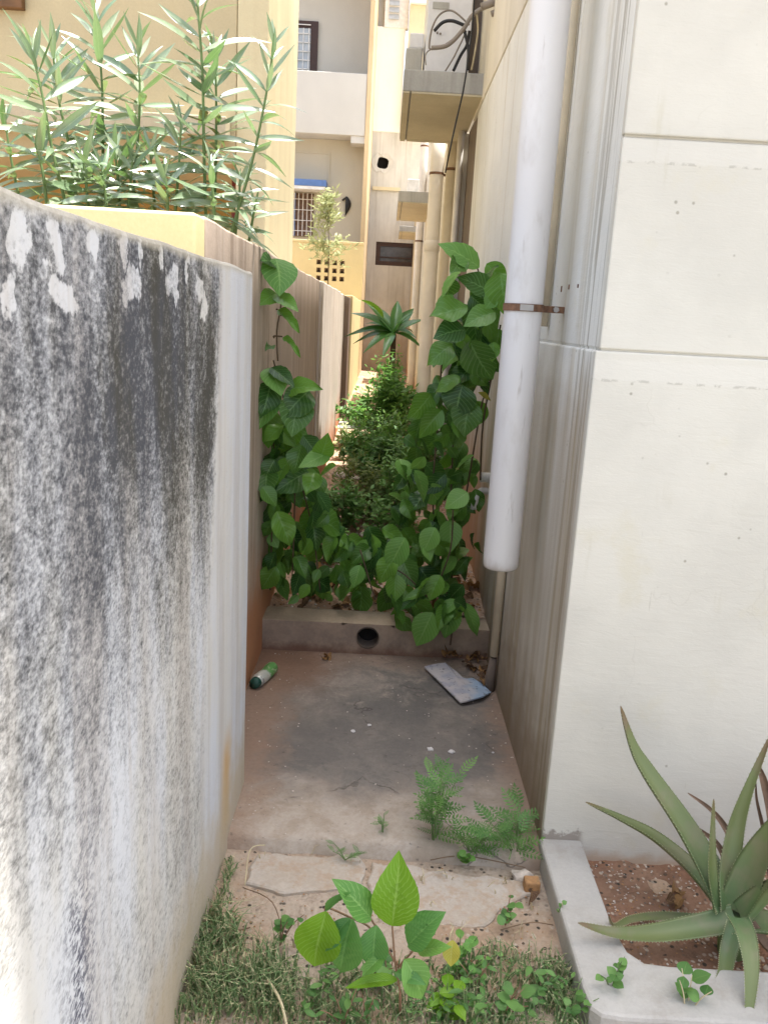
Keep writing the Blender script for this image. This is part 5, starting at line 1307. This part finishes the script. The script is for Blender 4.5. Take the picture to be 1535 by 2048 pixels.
# wispy pale young tree by the yellow garden wall with holes
PT = thing('young_tree', 'wispy pale young tree before the yellow wall with holes', 'tree', (atY(655, 560, 15.2).x, 15.2, 0.3))
rnd_ = random.Random(11)
tr = [Vector(PT.location), atY(656, 560, 15.2), atY(657, 480, 15.2), atY(655, 410, 15.2)]
G().tube(spline(tr, 5), [.012] * 5 + [.010] * 5 + [.006] * 5 + [.004], 6).build('trunk', M['stem_brown'], PT, True)
v = []; f = []; uv = []; tw = G()
for i in range(70):
    t = rnd_.random(); c0 = tr[1].lerp(tr[3], .15 + .85 * t)
    a_ = rnd_.uniform(0, 6.28); rr = .55 * (1 - .75 * t) * rnd_.uniform(.5, 1)
    tip = c0 + Vector((math.cos(a_) * rr, math.sin(a_) * rr * .6, rnd_.uniform(.05, .35)))
    P = spline([c0, c0.lerp(tip, .5) + Vector((0, 0, .08)), tip], 4); tw.tube(P, .003, 4)
    for k_ in range(10):
        p = P[rnd_.randrange(2, len(P))]; d = Vector((rnd_.gauss(0, 1), rnd_.gauss(0, 1), rnd_.gauss(.4, .6))).normalized(); x = d.cross(Vector((0, -1, .3))).normalized(); L = rnd_.uniform(.08, .17); n0 = len(v)
        for a, b in ((0, 0), (.5, .10), (1, 0), (.5, -.10)):
            q = p + d * (a * L) + x * (b * L); v.append(tuple(q)); uv.append((.5 + b, a))
        f.append((n0, n0 + 1, n0 + 2, n0 + 3))
tw.build('twigs', M['pale_tree'], PT)
me = bpy.data.meshes.new('crown'); me.from_pydata(v, [], f); l = me.uv_layers.new(name='UVMap')
for p in me.polygons:
    for li in p.loop_indices: l.data[li].uv = uv[me.loops[li].vertex_index]
q = link('crown', me, M['pale_tree'], PT); q['kind'] = 'stuff'

# ------------------------------------------------------------------ LITTER AND SMALL THINGS
# drink can
k = N('printed_can_green')
x, y, z = k.xyz(k.tc.outputs['Generated'])
n_ = k.noise(7, 3, k.tc.outputs['Generated'])
c = k.mix(k.smooth(k.math('ADD', y, k.math('MULTIPLY', k.math('SUBTRACT', n_, .5), .3)), .40, .50), (0.55, 0.56, 0.50), (0.14, 0.36, 0.10))
c = k.mix(k.math('MULTIPLY', k.smooth(n_, .55, .62), .6), c, (0.55, 0.52, 0.40))
M['can'] = k.done(c, .4, k.bump(n_, .2, .004), .4, .2)
c0 = Vector((-.452, 3.115, .029)); c1 = Vector((-.405, 3.262, .029))
o = thing('drink_can', 'small green and white drink can lying by the left wall', 'can', (-.42, 3.2, 0))
ax = (c1 - c0)
prof = [(0, .018), (.02, .023), (.07, .027), (.40, .0265), (.55, .026), (.80, .027), (.94, .027), (.98, .024), (1.0, .021)]
G().tube([c0 + ax * t + Vector((0, 0, .003 * math.sin(9 * t))) for t, r in prof], [r for t, r in prof], 24).build('body', M['can'], o, True)
G().tube([c0 + ax * .05, c0 + ax * .11], [.0275, .0278], 24).build('rim', M['steel'], o, True)
G().tube([c0 - ax * .16, c0 - ax * .03, c0 + ax * .03], [.021, .023, .023], 16).build('cap', plain('dark_green_cap', (.015, .07, .05), .5), o, True)
# torn board
k = N('torn_printed_board')
n_ = k.noise(14, 4); n2 = k.noise(45, 4, None, .6); x, y, z = k.xyz()
c = k.mix(k.smooth(n_, .4, .62), (0.50, 0.47, 0.47), (0.36, 0.36, 0.42))
c = k.mix(k.math('MULTIPLY', k.smooth(k.math('ADD', x, k.math('MULTIPLY', k.math('SUBTRACT', n_, .5), .1)), .39, .46), .8), c, (0.28, 0.40, 0.54))
c = k.mix(k.math('MULTIPLY', k.smooth(n2, .57, .66), .7), c, (0.12, 0.12, 0.14))
M['board'] = k.done(c, .8, k.bump(n2, .3, .004), .3)
cor = [(848, 1333), (868, 1328), (890, 1325), (903, 1336), (915, 1345), (925, 1355), (932, 1357), (945, 1356), (965, 1368), (981, 1384), (966, 1392), (945, 1398), (930, 1402), (920, 1404), (896, 1380), (872, 1356)]
g = G(); tp = [atZ(px, py, .022 + .010 * math.sin(i * 1.3) * (1 if i in (2, 3, 9, 10) else .25)) for i, (px, py) in enumerate(cor)]
n = len(tp); cen = sum(tp, Vector()) / n + Vector((0, 0, .004))
vs_ = [tuple(p) for p in tp] + [tuple(p - Vector((0, 0, .006))) for p in tp] + [tuple(cen)]
g.add(vs_, [(i, (i + 1) % n, 2 * n) for i in range(n)] + [(i, n + i, n + (i + 1) % n, (i + 1) % n) for i in range(n)] + [tuple(n + i for i in range(n - 1, -1, -1))])
bd = g.build('torn_board', M['board']); tag(bd, 'torn pale blue grey board lying flat on the alley floor', 'board')
# dry leaves
DRY = [leafmesh('dry_leaf', M['dry_leaf'], .36, .75, .2, .5, .4, .02, 7, 8, 2, wave=.12, seed=1), leafmesh('dry_leaf', M['dry_leaf'], .42, .75, .2, .7, .6, .02, 7, 8, 2, wave=.2, seed=2)]
def dryleaf(p, L, group='dry leaves on the alley floor', label='curled brown dry leaf lying among others in the right corner'):
    o = bpy.data.objects.new('dry_leaf', jitter_choice(DRY)); C.objects.link(o)
    a_ = random.uniform(0, 6.28); o.matrix_basis = orient(p, (math.cos(a_), math.sin(a_), random.uniform(-.1, .2)), Vector((0, 0, 1)) + rv(.4), L)
    tag(o, label, 'leaf', group)
for px, py in ((890, 1312), (900, 1308)):
    dryleaf(atZ(px, py, .03), .09)
for _ in range(26):
    while True:
        qx, qy = random.uniform(900, 985), random.uniform(1298, 1375)
        if not inside([(840, 1340), (893, 1315), (950, 1350), (1000, 1390), (920, 1420)], qx, qy): break
    dryleaf(atZ(qx, qy, .012 + random.random() * .03), random.uniform(.03, .06))
for _ in range(70):
    x = random.uniform(-.45, .52); y = random.uniform(3.69, 4.5)
    dryleaf(Vector((x, y, bedz(x, y) + .012)), random.uniform(.04, .09), 'dry leaves on the red earth bed', 'brown dry leaf on the red earth behind the kerb')
for px, py, L in ((770, 1690, .05), (785, 1680, .05), (1062, 1780, .035)):
    dryleaf(atZ(px, py, -.015), L, 'rusty leaves on the floor edge', 'rusty curled leaf on the broken floor edge')
for px, py in ((650, 1310), (654, 1318)):
    dryleaf(atZ(px, py, .012), .045, 'dark leaf scraps before the kerb', 'small dark leaf scrap on the floor before the kerb')
for px, py, L in ((1345, 1785, .05), (1362, 1795, .045), (1330, 1800, .04)):
    dryleaf(atZ(px, py, -.018), L, 'dead leaves under the aloe', 'dead brown leaf on the planter soil under the aloe')
# broken bricks and stones
def rock(name, p, s, mat, label, group=None, seed=0):
    bm = bmesh.new(); bmesh.ops.create_icosphere(bm, subdivisions=2, radius=1)
    for v in bm.verts:
        d = 1 + .35 * mnoise.noise(v.co * 1.3 + Vector((seed, 0, 0))) + .15 * mnoise.noise(v.co * 3 + Vector((0, seed, 0)))
        v.co = Vector((v.co.x * s[0] * d, v.co.y * s[1] * d, v.co.z * s[2] * d)) + Vector(p)
    me = bpy.data.meshes.new(name); bm.to_mesh(me); bm.free()
    o = link(name, me, M[mat]); return tag(o, label, 'stone', group)
p = atZ(1062, 1772, -.03); bb_ = G().box(p.x - .022, p.x + .022, p.y - .018, p.y + .018, -.045, -.008).build('brick_piece', M['brick'], None, bevel=.005); tag(bb_, 'broken yellow brick piece at the corner of the planter kerb', 'brick')
rock('stone', atZ(1045, 1752, -.035), (.035, .022, .016), 'shaft' if False else 'stone', 'flat grey stone beside the broken brick piece', seed=3)
p = atZ(1000, 1700, -.03); rock('stone', p, (.05, .02, .02), 'stone', 'stone wedged under the weeds by the wall corner', seed=5)
for i, (x, y, s) in enumerate(((-.05, 4.9, .05), (.0, 5.1, .04), (-.12, 5.4, .05), (.1, 4.55, .045), (-.2, 6.6, .06), (-.3, 6.8, .07), (-.15, 4.3, .035), (.02, 4.25, .04), (.06, 6.0, .05), (-.05, 4.5, .03))):
    rock('stone', (x, y, bedz(x, y) + s * .2), (s, s * .8, s * .5), 'stone', 'pale rubble stone among the alley weeds', 'rubble stones in the alley', i)
# flat debris sheets behind the bush
o = G().box(-.44, -.12, 8.2, 8.7, .40, .412).build('debris_sheet', M['ledge']); tag(o, 'grey broken sheet lying by the dark wall strip', 'sheet')
# gravel, small pebbles (stuff)
def gravel(name, pts, mat):
    g = G()
    for p, s in pts:
        a_ = random.uniform(0, 6); ca, sa = math.cos(a_) * s, math.sin(a_) * s; h_ = s * random.uniform(.4, .9)
        p = Vector(p)
        g.add([p + Vector((ca, sa, 0)), p + Vector((-sa * .8, ca * .8, 0)), p + Vector((-ca, -sa, 0)), p + Vector((sa * .9, -ca * .9, 0)), p + Vector((ca * .2, sa * .2, h_)), p - Vector((0, 0, h_ * .5))], [(0, 1, 4), (1, 2, 4), (2, 3, 4), (3, 0, 4), (1, 0, 5), (2, 1, 5), (3, 2, 5), (0, 3, 5)])
    o = g.build(name, mat); o['kind'] = 'stuff'; return o
pts = []
for _ in range(900):
    x = random.uniform(.66, 1.5); y = random.uniform(1.69, 2.15); pts.append(((x, y, -.033 + .012 * nz3(x, y, 9) + .008 * nz3(x, y, 31, 3)), random.uniform(.0015, .005)))
gravel('gravel', pts[:450], M['stone']); gravel('gravel', pts[450:700], M['brick']); gravel('gravel', pts[700:], M['shaft'])
pts = []
for _ in range(160):
    x = random.uniform(-.38, .54); y = random.uniform(2.2, 3.5)
    if random.random() < .5: x = random.choice((random.uniform(-.45, -.3), random.uniform(.42, .54)))
    pts.append(((x, y, .004), random.uniform(.0012, .0045)))
gravel('pebbles', pts, M['stone'])
pts = []
for _ in range(500):
    x = random.uniform(-.36, .52); y = random.uniform(1.5, 2.1); pts.append(((x, y, -.042 + .010 * nz3(x, y, 3)), random.uniform(.001, .004)))
gravel('pebbles', pts, M['brick'])
pts = []
for _ in range(1800):
    x = random.uniform(-.47, .54); y = random.uniform(3.7, 7.5); pts.append(((x, y, bedz(x, y)), random.uniform(.003, .014)))
gravel('rubble', pts[:900], M['stone']); gravel('rubble', pts[900:], M['brick'])
for i, (px, py, s) in enumerate(((706, 1462, .009), (738, 1450, .008), (902, 1503, .012), (860, 1498, .012), (985, 1505, .005))):
    q = atZ(px, py, .006); rock('stone', q, (s, s * .8, s * .5), 'white_plastic', 'small white pebble on the dark alley floor', 'white pebbles on the alley floor', i)
